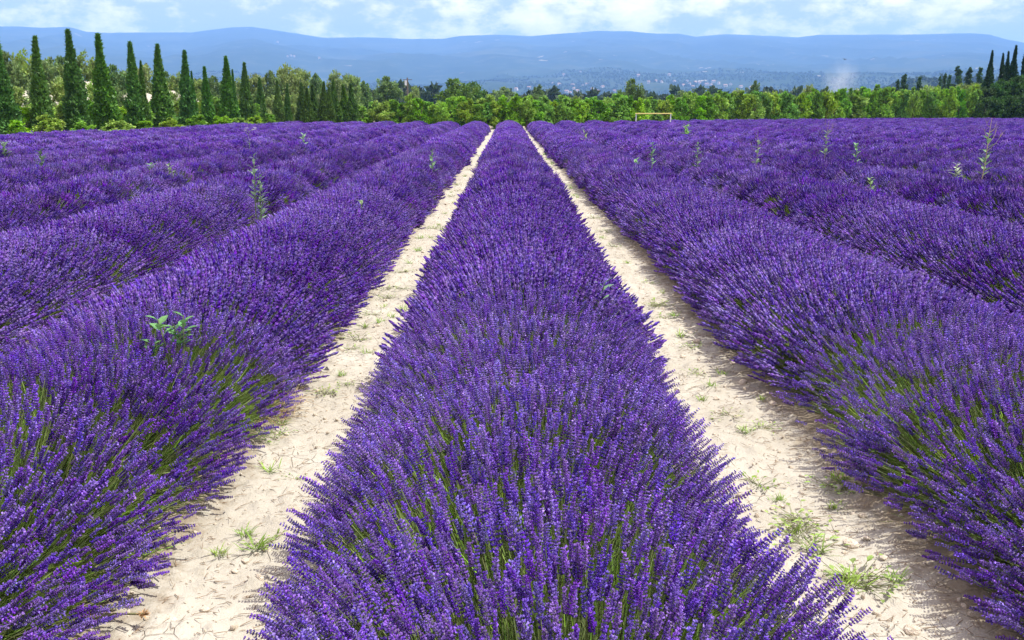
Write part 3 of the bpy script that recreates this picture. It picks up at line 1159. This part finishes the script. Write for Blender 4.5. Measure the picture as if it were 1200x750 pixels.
# ------------------------------------------------------------------ hills
SKYL = [(-600, 52), (-300, 45), (-120, 36), (0, 30), (25, 30), (50, 31.5), (80, 30.5), (100, 36), (125, 37.5), (175, 37), (225, 37), (270, 31), (295, 30.5), (340, 37),
        (380, 43), (430, 42.5), (480, 44.5), (520, 44.5), (540, 41), (580, 39.5), (620, 41.5), (650, 39), (700, 35), (740, 35.5), (770, 38.5),
        (795, 38), (815, 42), (850, 39), (900, 41), (935, 42.5), (960, 40), (1000, 40), (1050, 39.5), (1100, 38.5), (1140, 38), (1160, 39.5),
        (1180, 45), (1200, 49), (1260, 62), (1400, 72), (1800, 78)]
eas = sorted([(elev_az(a, b)[1], elev_az(a, b)[0]) for a, b in SKYL])
EA, EE = np.array([a for a, e in eas]), np.array([e for a, e in eas])
RPEAK = 9000.0


def hill_z(az, r):
    e = np.interp(az, EA, EE) + .0006 * (fbm(az * 60, az * 0 + 3, 2, 3) - .5)
    Hh = np.tan(e) * RPEAK
    t = np.clip((r - 2500) / (RPEAK - 2500), 0, 1.25)
    x, y = r * np.sin(az), r * np.cos(az)
    g = np.where(t <= 1, t ** 1.12, 1 - (t - 1) * 1.2)
    rel = fbm(x / 1500, y / 1500, 12, 4) - .5
    rel2 = np.abs(fbm(x / 700 + 9, y / 1100, 19, 3) - .5)
    z = Hh * g + (rel * 330 - rel2 * 190) * np.clip(t * 3, 0, 1) * np.clip((1 - t) * 2.6, 0, 1) * .34
    fold = np.abs(fbm(x / 420 + y / 2600, y / 1500, 33, 3) - .5)
    z = z - fold * 150 * np.clip(t * 2.5, 0, 1) * np.clip((1 - t) * 3, 0, 1)
    # low wooded rise near the right end of the hedge
    e2, a2 = elev_az(1085, 91)
    rise = np.tan(e2) * 1500 * np.exp(-((r - 1500) / 260) ** 2) * np.where(az < a2, np.exp(-((az - a2) / .052) ** 2), np.exp(-((az - a2) / .2) ** 2))
    e3, a3 = elev_az(560, 112)
    rise3 = np.tan(e3) * 1300 * np.exp(-((r - 1300) / 200) ** 2) * np.exp(-((az - a3) / .14) ** 2)
    return z + rise + rise3 - 2.0


azs = np.linspace(-1.0, 1.0, 900)
rs = np.concatenate([np.linspace(700, 2600, 40), np.geomspace(2650, 11200, 90)])
A, RR = np.meshgrid(azs, rs)
Zh = hill_z(A.ravel(), RR.ravel())
Zh[RR.ravel() < 705] = -3
v = np.stack([RR.ravel() * np.sin(A.ravel()), RR.ravel() * np.cos(A.ravel()), Zh], 1)
nx = len(azs)
ii = (np.arange(len(rs) - 1)[:, None] * nx + np.arange(nx - 1)[None]).ravel()
tag(link('hills', mesh_np('hills', v, np.stack([ii, ii + 1, ii + nx + 1, ii + nx], 1), mats=[M['hills']], smooth=True)), kind='structure')

# far woods in the valley: nobody could count these
fw = [source(crown_mesh('far_crown', [((0, 0, 3.2), (2.6, 2.6, 2.8)), ((1.5, .5, 2.2), (1.8, 1.8, 2))], 90, 1.1, (0.035, 0.062, 0.020), 500 + i)) for i in range(4)]
GN_WOOD = instancer('far_wood', fw)
N = 26000
waz = rng.uniform(-.55, .55, N)
wr = 260 + (rng.random(N) ** .85) * 4300
keepw = fbm(wr * np.sin(waz) / 130, wr * np.cos(waz) / 260, 61, 3) > np.where(wr < 700, .46, .40)
keepw |= (np.abs(wr - 1430) < 300) & (waz > elev_az(985, 91)[1])
waz, wr = waz[keepw], wr[keepw]
wz = np.where(wr < 720, -.05, np.maximum(hill_z(waz, wr), -.06))
wp = np.stack([wr * np.sin(waz), wr * np.cos(waz), wz - .3], 1)
tag(point_cloud('far_wood', wp, np.stack([wr * 0, wr * 0, rng.uniform(0, 6.28, len(wr))], 1), rng.uniform(.7, 1.5, len(wr)), rng.integers(0, 4, len(wr)), GN_WOOD, None),
    'scattered dark woods across the valley floor and low slopes', 'woodland', kind='stuff')


# ---- village houses on the low slopes
def house(p, wdt, dep, ht, rz, label, group):
    h = link('village_house', None, None, p, (0, 0, rz))
    x, y = wdt / 2, dep / 2
    bxv = lambda x0, x1, y0, y1, z0, z1: ([(x0, y0, z0), (x1, y0, z0), (x1, y1, z0), (x0, y1, z0), (x0, y0, z1), (x1, y0, z1), (x1, y1, z1), (x0, y1, z1)],
                                          [[0, 2, 1], [0, 3, 2], [4, 5, 6], [4, 6, 7], [0, 1, 5], [0, 5, 4], [1, 2, 6], [1, 6, 5], [2, 3, 7], [2, 7, 6], [3, 0, 4], [3, 4, 7]])
    g = Geo()
    g.add(*bxv(-x, x, -y, y, -3, ht), (1, 1, 1))
    g.add([(-x, -y, ht), (-x, y, ht), (-x, 0, ht + dep * .2)], [[0, 1, 2]], (1, 1, 1))
    g.add([(x, -y, ht), (x, y, ht), (x, 0, ht + dep * .2)], [[0, 2, 1]], (1, 1, 1))
    link('wall', g.mesh('house_wall', [M['plaster']]), h)
    g = Geo()
    for s in (-1, 1):
        e = y + .5
        zz = ht - .1
        g.add([(-x - .4, s * e, zz), (x + .4, s * e, zz), (x + .4, 0, ht + dep * .2 + .25), (-x - .4, 0, ht + dep * .2 + .25),
               (-x - .4, s * e, zz + .25), (x + .4, s * e, zz + .25), (x + .4, 0, ht + dep * .2 + .5), (-x - .4, 0, ht + dep * .2 + .5)],
              [[0, 1, 2], [0, 2, 3], [4, 5, 6], [4, 6, 7], [0, 1, 5], [0, 5, 4], [1, 2, 6], [1, 6, 5], [0, 3, 7], [0, 7, 4]], (1, 1, 1))
    rf = link('roof', g.mesh('house_roof', [M['roof']]), h)
    g = Geo()
    g.add(*bxv(x * .4, x * .4 + .8, -.4, .4, ht, ht + dep * .2 + 1.6), (1, 1, 1))
    link('chimney', g.mesh('house_chimney', [M['plaster']]), rf)
    for k in range(3):
        g = Geo()
        xx = -x + wdt * (k + .7) / 3.4
        g.add(*bxv(xx - .5, xx + .5, -y - .04, -y + .02, ht * .45, ht * .75), (1, 1, 1))
        link('window', g.mesh('house_window', [M['glass']]), h)
    tag(h, label, 'house', group)


def on_hill(px, py):
    e, a = elev_az(px, py)
    r = np.linspace(1350, 8500, 1400)
    z = hill_z(np.full_like(r, a), r)
    hit = np.nonzero((z - CAM.z) / r >= math.tan(e))[0]
    r0 = r[hit[0]] if len(hit) else 3000
    z0 = z[hit[0]] if len(hit) else 50
    return Vector((r0 * math.sin(a), r0 * math.cos(a), z0)), r0


hr = random.Random(5)
village = [(648, 99), (655, 100), (671, 101), (672, 105), (664, 109), (668, 111), (676, 108), (683, 102), (688, 100), (694, 106), (700, 109), (706, 103),
           (768, 96), (775, 97), (784, 89), (790, 97), (800, 101), (808, 100), (815, 98), (820, 99), (828, 100), (833, 101), (842, 99), (850, 102), (856, 100), (805, 96), (812, 103), (836, 97),
           (345, 67), (341, 66), (325, 50), (374, 69), (337, 67), (661, 89), (680, 85), (748, 90), (760, 98), (868, 103), (880, 104), (620, 104), (605, 106), (720, 108), (735, 100)]
for i, (px, py) in enumerate(village):
    p, rr = on_hill(px, py)
    k = rr / 3800
    house(p, hr.uniform(8, 12.5) * max(1, k * .75), hr.uniform(8, 10) * max(1, k * .7), hr.uniform(5, 7.5) * max(1, k * .75), hr.uniform(-.5, .5) + (0 if hr.random() < .7 else 1.3),
          'tiny pale village house far off on the hazy slope' if py < 92 else 'small pale house of the far village above the hedge',
          'lone houses on the far slope' if py < 92 else 'houses of the far village')

# ------------------------------------------------------------------ pale bank behind the cypresses and by the hedge gap
def bank(pts, name, hgt, dep):
    xs = np.linspace(0, 1, 40)
    P = np.array([(p.x, p.y) for p in pts])
    tt = np.linspace(0, 1, len(P))
    cx, cy = np.interp(xs, tt, P[:, 0]), np.interp(xs, tt, P[:, 1])
    V = []
    for i in range(40):
        hh = hgt * (.7 + .6 * vnoise(np.array(i * .35), np.array(1.), 3)) * min(1, i / 3, (39 - i) / 3)
        for k, (o, z) in enumerate(((-1.0, -.1), (-.55, .6), (-.2, 1), (.4, .95), (1, -.1))):
            V.append((cx[i], cy[i] + o * dep, hh * z * (1 + .2 * (vnoise(np.array(i * .9), np.array(k * 1.), 8) - .5)) - .08))
    i = (np.arange(39)[:, None] * 5 + np.arange(4)[None]).ravel()
    tag(link(name, mesh_np(name, V, np.stack([i, i + 5, i + 6, i + 1], 1), mats=[M['bank']], smooth=True)), kind='structure')


bank([ground_at(-10, 62), ground_at(60, 64), ground_at(150, 74), ground_at(262, 88)], 'earth_bank', 2.5, 1.4)
bank([ground_at(415, 74), ground_at(440, 74)], 'earth_bank', .75, 1.2)

# ------------------------------------------------------------------ goal frame
y = 70.5
a, b = at_y(745.5, 133.2, y), at_y(786, 133.2, y)
gf = link('goal_frame', None, None, ((a.x + b.x) / 2, y, 0))
tag(gf, 'small frame of two white posts and a yellow crossbar before the hedge', 'goal frame')
hw, hh = (b.x - a.x) / 2, a.z
for s in (-1, 1):
    g = Geo()
    g.tube([(s * hw, 0, -.08), (s * hw, 0, hh)], .035, (1, 1, 1), 0, 8, True)
    g.tube([(s * hw, 0, hh - .06), (s * hw, .5, -.05)], .025, (1, 1, 1), 0, 6)
    link('post', g.mesh('goal_post', [M['white_paint']], False), gf)
g = Geo()
g.tube([(-hw - .06, 0, hh), (hw + .06, 0, hh)], .042, (1, 1, 1), 0, 8, True)
link('crossbar', g.mesh('goal_crossbar', [M['yellow_paint']], False), gf)

# ------------------------------------------------------------------ utility pole
y = 128
p = ground_at(478, y)
up = link('utility_pole', None, None, p)
tag(up, 'slender dark utility pole with a white box, beside the rounded tree', 'pole')
H_ = top_height(478, 91, y)
g = Geo()
g.tube([(0, 0, -.2), (0, 0, H_)], [.14, .09], (1, 1, 1), 0, 8, True)
link('shaft', g.mesh('pole_shaft', [M['wood']]), up)
g = Geo()
g.tube([(-.6, 0, H_ - .25), (.6, 0, H_ - .25)], .05, (1, 1, 1), 0, 4, True)
link('crossarm', g.mesh('pole_crossarm', [M['wood']]), up)
g = Geo()
g.tube([(-.22, -.12, H_ - .95), (-.22, -.12, H_ - .35)], [.13, .13], (1, 1, 1), 0, 8, True)
link('transformer_box', g.mesh('pole_box', [M['white_paint']]), up)

# ------------------------------------------------------------------ bird over the valley
p = at_y(990, 69.5, 130)
g = Geo()
n_ = 8
for s in (-1, 1):
    g.add([(0, .12, 0), (0, -.10, 0), (s * .28, .14, .07), (s * .28, -.06, .07), (s * .55, .02, .05), (0, .02, .05), (s * .28, .05, .10)],
          [[0, 1, 3], [0, 3, 2], [2, 3, 4], [0, 5, 2], [5, 6, 2], [1, 5, 3], [5, 6, 3], [6, 4, 2], [6, 4, 3]], (1, 1, 1))
wings = g.mesh('bird_wings', [M['bird']])
g = Geo()
g.tube([(0, .30, 0), (0, .22, .01), (0, .1, .0), (0, -.08, 0), (0, -.2, 0), (0, -.34, 0)], [.01, .035, .055, .05, .03, .04], (1, 1, 1), 0, 7, True)
bd = link('bird', None, None, p, (0, R(6), R(12)), .8)
link('body', g.mesh('bird_body', [M['bird']], True), bd)
link('wing', wings, bd)
tag(bd, 'small dark bird gliding in front of the hazy hills', 'bird')


# ------------------------------------------------------------------ tall weeds in the rows
def weed(name, px, py_base, zbase, top_py, label, stalks=1, leaves=16, leaf=(.09, .035), lcol=(.13, .20, .11), scol=(.20, .24, .12),
         branch=0, rosette=0, flower=None, seed=1, lean=0.0, leaf_parts=False, low=.35, sfrac=.007):
    r = random.Random(seed)
    q = at_z(px, py_base, zbase)
    H = at_y(px, top_py, q.y).z
    w0 = link(name, None, None, (q.x, q.y, 0))
    tag(w0, label, 'weed')
    gs, gl, gf_ = Geo(), Geo(), Geo()
    lc = np.array(lcol)
    parts = []
    for s in range(stalks):
        top = Vector((lean * H + r.uniform(-.06, .06) * H * (s > 0) + (r.uniform(-.07, .07) if leaf_parts else s * .05), r.uniform(-.03, .03), H * (1 - (.035 if leaf_parts else .22) * s)))
        b = Vector((0 if leaf_parts else s * .03, 0, 0))
        mid = b.lerp(top, .5) + Vector((r.uniform(-.025, .025), 0, 0))
        curve = [b, b.lerp(mid, .5), mid, mid.lerp(top, .55) + Vector((r.uniform(-.02, .02), 0, 0)), top]
        rr = sfrac * 1.3
        gs.tube(curve, [rr, rr * .9, rr * .75, rr * .55, rr * .3], scol, 0, 5)
        leaves2 = leaves if leaf_parts else int(leaves * 1.6)
        for k in range(leaves2):
            t = low + ((.80 if branch > 3 else 1) - low) * (k + r.random() * .6) / leaves2
            i_ = min(int(t * 4), 3)
            o = curve[i_].lerp(curve[i_ + 1], t * 4 - i_)
            a = k * 2.4 + r.uniform(-.4, .4)
            d = Vector((math.cos(a), math.sin(a), r.uniform(.35, 1.4)))
            f = (1.75 - .85 * t) * r.uniform(.75, 1.25)
            gg = Geo() if leaf_parts else gl
            gg.leaf(o, d, (0, 0, 1), leaf[0] * f, leaf[1] * f, lc * r.uniform(.75, 1.3), 0)
            if leaf_parts:
                parts.append(gg)
        for k in range(branch):
            t = .62 + .33 * k / max(1, branch)
            i_ = min(int(t * 4), 3)
            o = curve[i_].lerp(curve[i_ + 1], t * 4 - i_)
            a = r.choice((0, math.pi)) + r.uniform(-.7, .7)
            l = H * r.uniform(.10, .20) * (1.3 - t)
            e = o + Vector((math.cos(a) * l * 1.2, math.sin(a) * l * .5, l * 1.5))
            gs.tube([o, o.lerp(e, .5) + Vector((math.cos(a) * .02, 0, -.01)), e], [rr * .5, rr * .38, rr * .2], scol, 0, 4)
            for j in range(3):
                e2 = e + Vector((r.uniform(-.05, .05), r.uniform(-.03, .03), r.uniform(.02, .06)))
                gs.tube([o.lerp(e, .8), e2], [rr * .25, rr * .15], scol, 0, 3)
        if flower:
            for k in range(flower[1]):
                o = top + Vector((r.uniform(-1, 1), r.uniform(-1, 1), r.uniform(-.2, .5))) * flower[2]
                gs.tube([top - Vector((0, 0, .05)), o], [rr * .25, rr * .2], scol, 0, 3)
                for j in range(7):
                    a = j * .9
                    gf_.leaf(o, (math.cos(a), math.sin(a), .3), (0, 0, 1), flower[3], flower[3] * .6, flower[0])
    link('stem', gs.mesh('weed_stem', [M['fixed_leaf']]), w0)
    if gl.n:
        link('foliage', gl.mesh('weed_foliage', [M['fixed_leaf']]), w0)
    for gg in parts:
        link('leaf', gg.mesh('weed_leaf', [M['fixed_leaf']]), w0)
    if gf_.n:
        link('blossom', gf_.mesh('weed_blossom', [M['fixed_leaf']]), w0)


GG = (.14, .22, .13)
weed('leafy_weed', 203, 396, .56, 368, 'broad-leaved green weed in the first row on the cypress side', 6, 5, (.066, .040), (.12, .28, .09), seed=2, leaf_parts=True, low=.86)
weed('stalk_weed', 300, 240, .52, 181, 'tall two-stalked weed with pale grey-green leaves in the lavender', 3, 12, (.085, .034), (.18, .27, .17), seed=3, low=.50)
weed('umbel_weed', 293, 172, .55, 152, 'thin weed with tiny white blossom heads on the cypress side', 1, 4, (.08, .03), GG, branch=3, flower=((.75, .75, .70), 5, .16, .05), seed=4)
weed('stalk_weed', 48, 200, .55, 177, 'upright dark-leaved weed standing alone on the cypress side', 1, 14, (.13, .05), (.11, .17, .10), seed=5, low=.45)
weed('stalk_weed', 507, 196, .50, 176, 'small leafy weed in the row beside the left-hand path end', 1, 9, (.10, .045), (.14, .26, .12), seed=6, low=.5)
weed('leafy_weed', 424, 243, .52, 236, 'pair of pale leaves poking from the crest of a lavender row', 1, 5, (.09, .045), (.22, .31, .14), seed=7, low=.75)
weed('leafy_weed', 695, 340, .55, 330, 'few pale green leaves poking from the row between the paths', 1, 6, (.075, .035), (.17, .31, .17), seed=8, low=.8, leaf_parts=True)
weed('grass_weed', 685, 168, .50, 152, 'bright green grassy weed clump in the second row on the conifer side', 7, 5, (.20, .03), (.22, .34, .09), seed=9, low=.5)
weed('stalk_weed', 764, 203, .52, 168, 'slim dark green leafy stalk on the conifer side rows', 1, 15, (.10, .045), (.12, .22, .12), seed=10, low=.45)
weed('leafy_weed', 745, 199, .52, 187, 'short bright leafy weed next to the slim dark stalk', 2, 6, (.10, .05), (.17, .34, .10), seed=11, low=.6)
weed('stalk_weed', 817, 193, .52, 168, 'thin grey-green leafy weed with bare tip in mid field', 1, 10, (.10, .045), GG, branch=2, seed=12, low=.45)
weed('stalk_weed', 804, 160, .55, 147, 'small bright green upright weed far out near the hedge', 1, 12, (.20, .10), (.20, .36, .10), seed=13, low=.5)
weed('stalk_weed', 886, 195, .52, 152, 'thin pale weed with dry branched top in mid field', 1, 8, (.11, .05), GG, (.33, .28, .20), branch=4, seed=14, low=.4)
weed('branching_weed', 964, 184, .52, 140, 'tall leaning weed with dry pinkish branched top on conifer side', 1, 10, (.12, .05), (.18, .27, .14), (.34, .26, .20), branch=6, seed=15, lean=.06, low=.4)
weed('stalk_weed', 1003, 190, .52, 168, 'short green leafy weed next to the tall leaning weed', 1, 11, (.12, .055), (.16, .29, .13), seed=16, low=.45)
weed('branching_weed', 1147, 206, .52, 138, 'tall forked weed with bare pale branches above grey-green leaves', 1, 13, (.12, .05), (.17, .27, .13), (.42, .34, .24), branch=5, seed=17, lean=.09, low=.35, sfrac=.010)
weed('leafy_weed', 1121, 203, .52, 191, 'whitish-green leafy weed beside the tall forked weed', 3, 7, (.10, .05), (.36, .42, .28), seed=18, low=.65)
weed('leafy_weed', 1020, 218, .52, 208, 'low green weed among lavender between two rows', 2, 6, (.08, .035), (.20, .34, .12), seed=19, low=.7)
weed('stalk_weed', 5, 180, .55, 166, 'grey-green leafy weed close to the cypresses', 2, 10, (.14, .07), GG, seed=20, low=.5)
weed('leafy_weed', 178, 203, .52, 192, 'low leafy weed in the rows on the cypress side', 2, 7, (.11, .06), (.14, .24, .12), seed=21, low=.65)
weed('leafy_weed', 199, 202, .52, 193, 'low leafy weed with paler leaves beside its twin', 2, 7, (.10, .05), (.21, .29, .17), seed=22, low=.65)
weed('stalk_weed', 356, 170, .55, 157, 'pale green narrow weed far along a lavender row', 1, 10, (.16, .07), (.19, .30, .17), seed=23, low=.5)


# thistle heads by the near edge of the first row on the cypress side
for i, (px, py, lab) in enumerate(((100, 716, 'dry pinkish thistle head low in the lavender by the path'), (167, 716, 'tan thistle head at the edge of the sandy path'), (99, 656, 'small reddish dry flower head inside the lavender'))):
    q = at_z(px, py, .07)
    t = link('thistle', None, None, (q.x, q.y, .0))
    g = Geo()
    g.tube([(-.20, .04, -.02), (-.10, .02, .05), (0, 0, .06)], [.003, .003, .004], (.25, .24, .12))
    link('stem', g.mesh('thistle_stem', [M['fixed_leaf']]), t)
    g = Geo()
    rr = random.Random(i)
    for k in range(46):
        a, u = rr.random() * 6.28, rr.uniform(.1, 1)
        s = math.sqrt(1 - u * u * .7)
        g.leaf((0, 0, .055), (math.cos(a) * s, math.sin(a) * s, u), (0, 0, 1), rr.uniform(.016, .026), .006,
               np.array(((.42, .20, .15), (.45, .28, .15), (.36, .13, .14))[i]) * rr.uniform(.7, 1.3))
    link('flower_head', g.mesh('thistle_head', [M['fixed_leaf']]), t)
    tag(t, lab, 'thistle')


# ------------------------------------------------------------------ on the paths: weeds, stones, litter
def tuft_mesh(seed, kind):
    r = random.Random(seed)
    g = Geo()
    n = r.randint(22, 34)
    for k in range(n):
        a = r.random() * 6.28
        o = Vector((r.gauss(0, .012), r.gauss(0, .012), 0))
        if kind == 0:   # grassy
            g.leaf(o, (math.cos(a) * .7, math.sin(a) * .7, r.uniform(.4, 1.2)), (0, 0, 1), r.uniform(.03, .07), .004, np.array((.22, .34, .05)) * r.uniform(.6, 1.4))
        else:           # small broad leaves on trailing stems
            l = r.uniform(.015, .09)
            e = o + Vector((math.cos(a) * l, math.sin(a) * l, r.uniform(.005, .03)))
            g.tube([o, e], [.001, .0007], (.20, .22, .09), 0, 3)
            g.leaf(e, (math.cos(a + r.uniform(-1, 1)), math.sin(a + r.uniform(-1, 1)), r.uniform(.1, .7)), (0, 0, 1), r.uniform(.012, .024), r.uniform(.007, .012),
                   np.array((.22, .33, .06)) * r.uniform(.6, 1.35))
    return g.mesh('path_weed', [M['leaf']])


TM = [tuft_mesh(600 + i, i % 2) for i in range(8)]
weeds_px = [(318, 553, 1.0), (435, 370, .9), (428, 385, 1.1), (420, 400, 1.2), (432, 415, 1), (412, 410, .8), (445, 380, 1), (455, 350, 1), (300, 648, 1.2), (312, 640, .8), (288, 630, .9), (330, 510, .8),
            (833, 455, 1.0), (857, 492, .9), (873, 508, .9), (895, 503, .8), (892, 473, .7), (888, 572, 1.0), (912, 590, .7), (935, 613, 1.3), (928, 630, 1.1), (945, 640, 1.2), (958, 652, 1.2), (940, 622, 1.0),
            (996, 690, 1.4), (1005, 683, 1.3), (985, 693, 1.1), (1015, 690, 1.1), (1045, 686, .9), (975, 576, 1.1), (985, 570, .9), (992, 582, .9), (980, 600, .8), (778, 375, 1), (790, 372, .9), (768, 360, 1.0), (776, 345, .8), (760, 332, .9),
            (823, 470, .7), (810, 410, .9), (800, 395, 1.2), (818, 440, .8), (300, 480, .8), (305, 515, .8), (480, 310, 1.0), (470, 320, 1), (490, 295, 1.2), (383, 465, .9), (365, 430, 1), (345, 560, .6), (735, 310, 1), (720, 290, 1.1), (848, 440, .8),
            (452, 340, 1.0), (400, 440, .8), (406, 452, .7), (330, 500, .9), (318, 520, .7), (258, 655, .8), (1060, 520, .8), (1010, 545, .7)]
for j in range(70):
    yy = r_.uniform(7, 34)
    sx = r_.choice((-1, 1))
    x_ = sx * 1.0 + r_.uniform(-.2, .2)
    weeds_px.append((x_, -yy, r_.uniform(.8, 1.5)))
for i, (a, b, s) in enumerate(weeds_px):
    q = at_z(a, b, .0) if b > 0 else Vector((a, -b, 0))
    z = float(soil_z(np.array([q.x]), np.array([q.y]))[0])
    near = 'small green weed sprouting from the bare soil of the sandy path'
    tag(link('path_weed', TM[i % 8], None, (q.x, q.y, z - .004), (0, 0, i * 1.7), s * 1.2), near, 'weed', 'weeds on the sandy paths')


def stone_mesh(seed):
    r = np.random.default_rng(seed)
    import bmesh
    bm = bmesh.new()
    bmesh.ops.create_icosphere(bm, subdivisions=2, radius=1)
    ax = r.normal(0, 1, (7, 3))
    ax /= np.linalg.norm(ax, axis=1, keepdims=True)
    cut = r.uniform(.55, .85, 7)
    for v_ in bm.verts:
        c = np.array(v_.co)
        for k in range(7):
            dd = c @ ax[k]
            if dd > cut[k]:
                c = c - ax[k] * (dd - cut[k]) * .9
        v_.co = c * np.array((1, .8, .62)) * (1 + r.normal(0, .02))
    m = bpy.data.meshes.new('stone')
    bm.to_mesh(m)
    bm.free()
    m.materials.append(M['stone'])
    return m


SM = [stone_mesh(700 + i) for i in range(5)]
stones = [(996, 643, .030, 'pale wedge-shaped stone lying alone on the right-hand sandy path'), (1068, 742, .028, 'pale flat stone half under the lavender by the path'),
          (817, 402, .035, 'rounded pale stone at the lavender edge far up the path'), (963, 533, .026, None), (985, 508, .026, None), (972, 520, .018, None), (240, 718, .016, None),
          (275, 672, .014, None), (232, 705, .012, None), (345, 600, .016, None), (288, 660, .018, None), (800, 420, .022, None), (840, 470, .018, None), (860, 430, .024, None), (870, 452, .028, None), (905, 480, .024, None),
          (1010, 610, .016, None), (1035, 660, .018, None), (1040, 600, .022, None), (940, 560, .014, None), (905, 600, .012, None), (200, 730, .020, None), (1015, 640, .014, None)]
for j in range(70):
    stones.append((r_.choice((-1, 1)) + r_.uniform(-.3, .3), -r_.uniform(3.2, 22), r_.uniform(.010, .026), None))
for i, (a, b, s, lab) in enumerate(stones):
    q = at_z(a, b, .0) if b > 0 else Vector((a, -b, 0))
    z = float(soil_z(np.array([q.x]), np.array([q.y]))[0])
    o = link('stone', SM[i % 5], None, (q.x, q.y, z + s * .25), (0, 0, i * 2.1), s * 1.15)
    if lab:
        tag(o, lab, 'stone')
    else:
        tag(o, 'small rough limestone pebble lying on the sandy path', 'stone', 'pebbles on the sandy paths')

# litter: broken stalks, twigs and crumbs of soil
g = Geo()
lr = random.Random(9)
for j in range(9000):
    y = 1.5 + 26 * lr.random() ** 1.8
    sx = lr.choice((-1, 1))
    edge = lr.choice((-1, 1)) if lr.random() < .75 else 0
    x = sx * 1.0 + edge * lr.uniform(.10, .42) + lr.gauss(0, .08)
    if sx > 0 and lr.random() < .35:
        x = 1.0 + lr.uniform(.05, .4)
    a = lr.gauss(0, .7) + (0 if lr.random() < .7 else lr.random() * 3)
    l = lr.uniform(.008, .05)
    z = float(soil_z(np.array([x]), np.array([y]))[0]) + .004
    d = Vector((math.cos(a), math.sin(a), lr.uniform(-.05, .25))) * l
    wv = Vector((-math.sin(a), math.cos(a), 0)) * lr.uniform(.0008, .0022)
    p = Vector((x, y, z))
    c = Vector((0, 0, .002))
    g.add([tuple(p - wv), tuple(p + wv), tuple(p + d + wv * .4), tuple(p + d - wv * .4), tuple(p + d * .5 + c)], [[0, 4, 1], [1, 4, 2], [2, 4, 3], [3, 4, 0]], (1, 1, 1))
tag(link('plant_litter', g.mesh('plant_litter', [M['litter']])), 'broken brown stalks and twigs littering the path edges', 'litter', kind='stuff')
gp = []
for j in range(5200):
    y = 1.5 + 22 * lr.random() ** 1.7
    x = lr.choice((-1, 1)) + lr.uniform(-.45, .45)
    gp.append((x, y, float(soil_z(np.array([x]), np.array([y]))[0]) + .002))
gp = np.array(gp)
GN_ST = instancer('gravel', [source(m) for m in SM])
tag(point_cloud('gravel', gp, rng.uniform(0, 6.28, (len(gp), 3)), rng.uniform(.002, .006, len(gp)) * rng.choice([1, 1, 1, 1.8, 2.6], len(gp)), rng.integers(0, 5, len(gp)), GN_ST, None),
    'fine gravel and soil crumbs strewn over the sandy paths', 'gravel', kind='stuff')

# dry straw patch at the edge of the first row on the cypress side
q = at_z(312, 478, .06)
st = link('dry_grass_clump', None, None, (q.x - .02, q.y, 0))
g = Geo()
for k in range(260):
    a = lr.random() * 6.28
    o = Vector((lr.gauss(0, .07), lr.gauss(0, .10), .0))
    d = Vector((.25 + lr.gauss(0, .5), lr.gauss(0, .6), lr.uniform(.15, .9)))
    g.leaf(o, d, (0, 0, 1), lr.uniform(.10, .26), .0035, np.array((.52, .40, .20)) * lr.uniform(.6, 1.2), 0, .5)
link('blades', g.mesh('dry_blades', [M['fixed_leaf']]), st)
g = Geo()
for k in range(14):
    o = Vector((lr.gauss(0, .05), lr.gauss(0, .08), .0))
    g.tube([o, o + Vector((.12, lr.gauss(0, .05), .10)), o + Vector((.26, lr.gauss(0, .1), .10))], [.002, .0016, .001], (.55, .44, .26), 0, 3)
link('stalks', g.mesh('dry_stalks', [M['fixed_leaf']]), st)
tag(st, 'clump of dry straw-coloured grass at the lavender edge by the path', 'dry grass')

# ------------------------------------------------------------------ smoke and haze
p = at_y(985, 104, 900)
import bmesh
bm = bmesh.new()
bmesh.ops.create_icosphere(bm, subdivisions=3, radius=1)
for v_ in bm.verts:
    zz = (v_.co.z + 1) / 2
    v_.co.x = v_.co.x * (.55 + .9 * zz) - .25 * zz
    v_.co.y *= .7
m = bpy.data.meshes.new('smoke')
bm.to_mesh(m)
bm.free()


def _smoke(t, o):
    g_ = t.node('ShaderNodeTexCoord').outputs['Object']
    n = t.noise(g_, 1.6, 4, .55)
    ln = t.node('ShaderNodeVectorMath', operation='LENGTH', ins={0: g_}).outputs['Value']
    z = t.node('ShaderNodeSeparateXYZ', ins={0: g_}).outputs[2]
    f = t.math('MULTIPLY', t.rng(ln, .0, .9, 1, 0), t.rng(n, .35, .7, 0, 1))
    f = t.math('MULTIPLY', f, t.rng(z, -.9, .9, 1.3, .12))
    pv = t.node('ShaderNodeVolumePrincipled', ins={'Color': (.97, .99, 1.0, 1), 'Density': t.math('MULTIPLY', f, .05)})
    t.t.links.new(pv.outputs[0], o.inputs['Volume'])


m.materials.append(material('smoke', _smoke))
tag(link('smoke', m, None, (p.x, 900, p.z + 10), (0, 0, 0), (22, 20, 27)), 'thin white smoke plume drifting up behind the hedge', 'smoke', kind='stuff')


def _haze(t, o):
    pv = t.node('ShaderNodeVolumePrincipled', ins={'Color': (.26, .51, 1.0, 1), 'Density': 0.000145, 'Anisotropy': 0.0})
    t.t.links.new(pv.outputs[0], o.inputs['Volume'])


bm = bmesh.new()
bmesh.ops.create_cube(bm, size=1)
m = bpy.data.meshes.new('haze')
bm.to_mesh(m)
bm.free()
m.materials.append(material('haze_air', _haze))
tag(link('haze', m, None, (0, 6000, 416), (0, 0, 0), (26000, 13400, 840)), 'thin blue haze hanging over the valley', 'haze', kind='stuff')
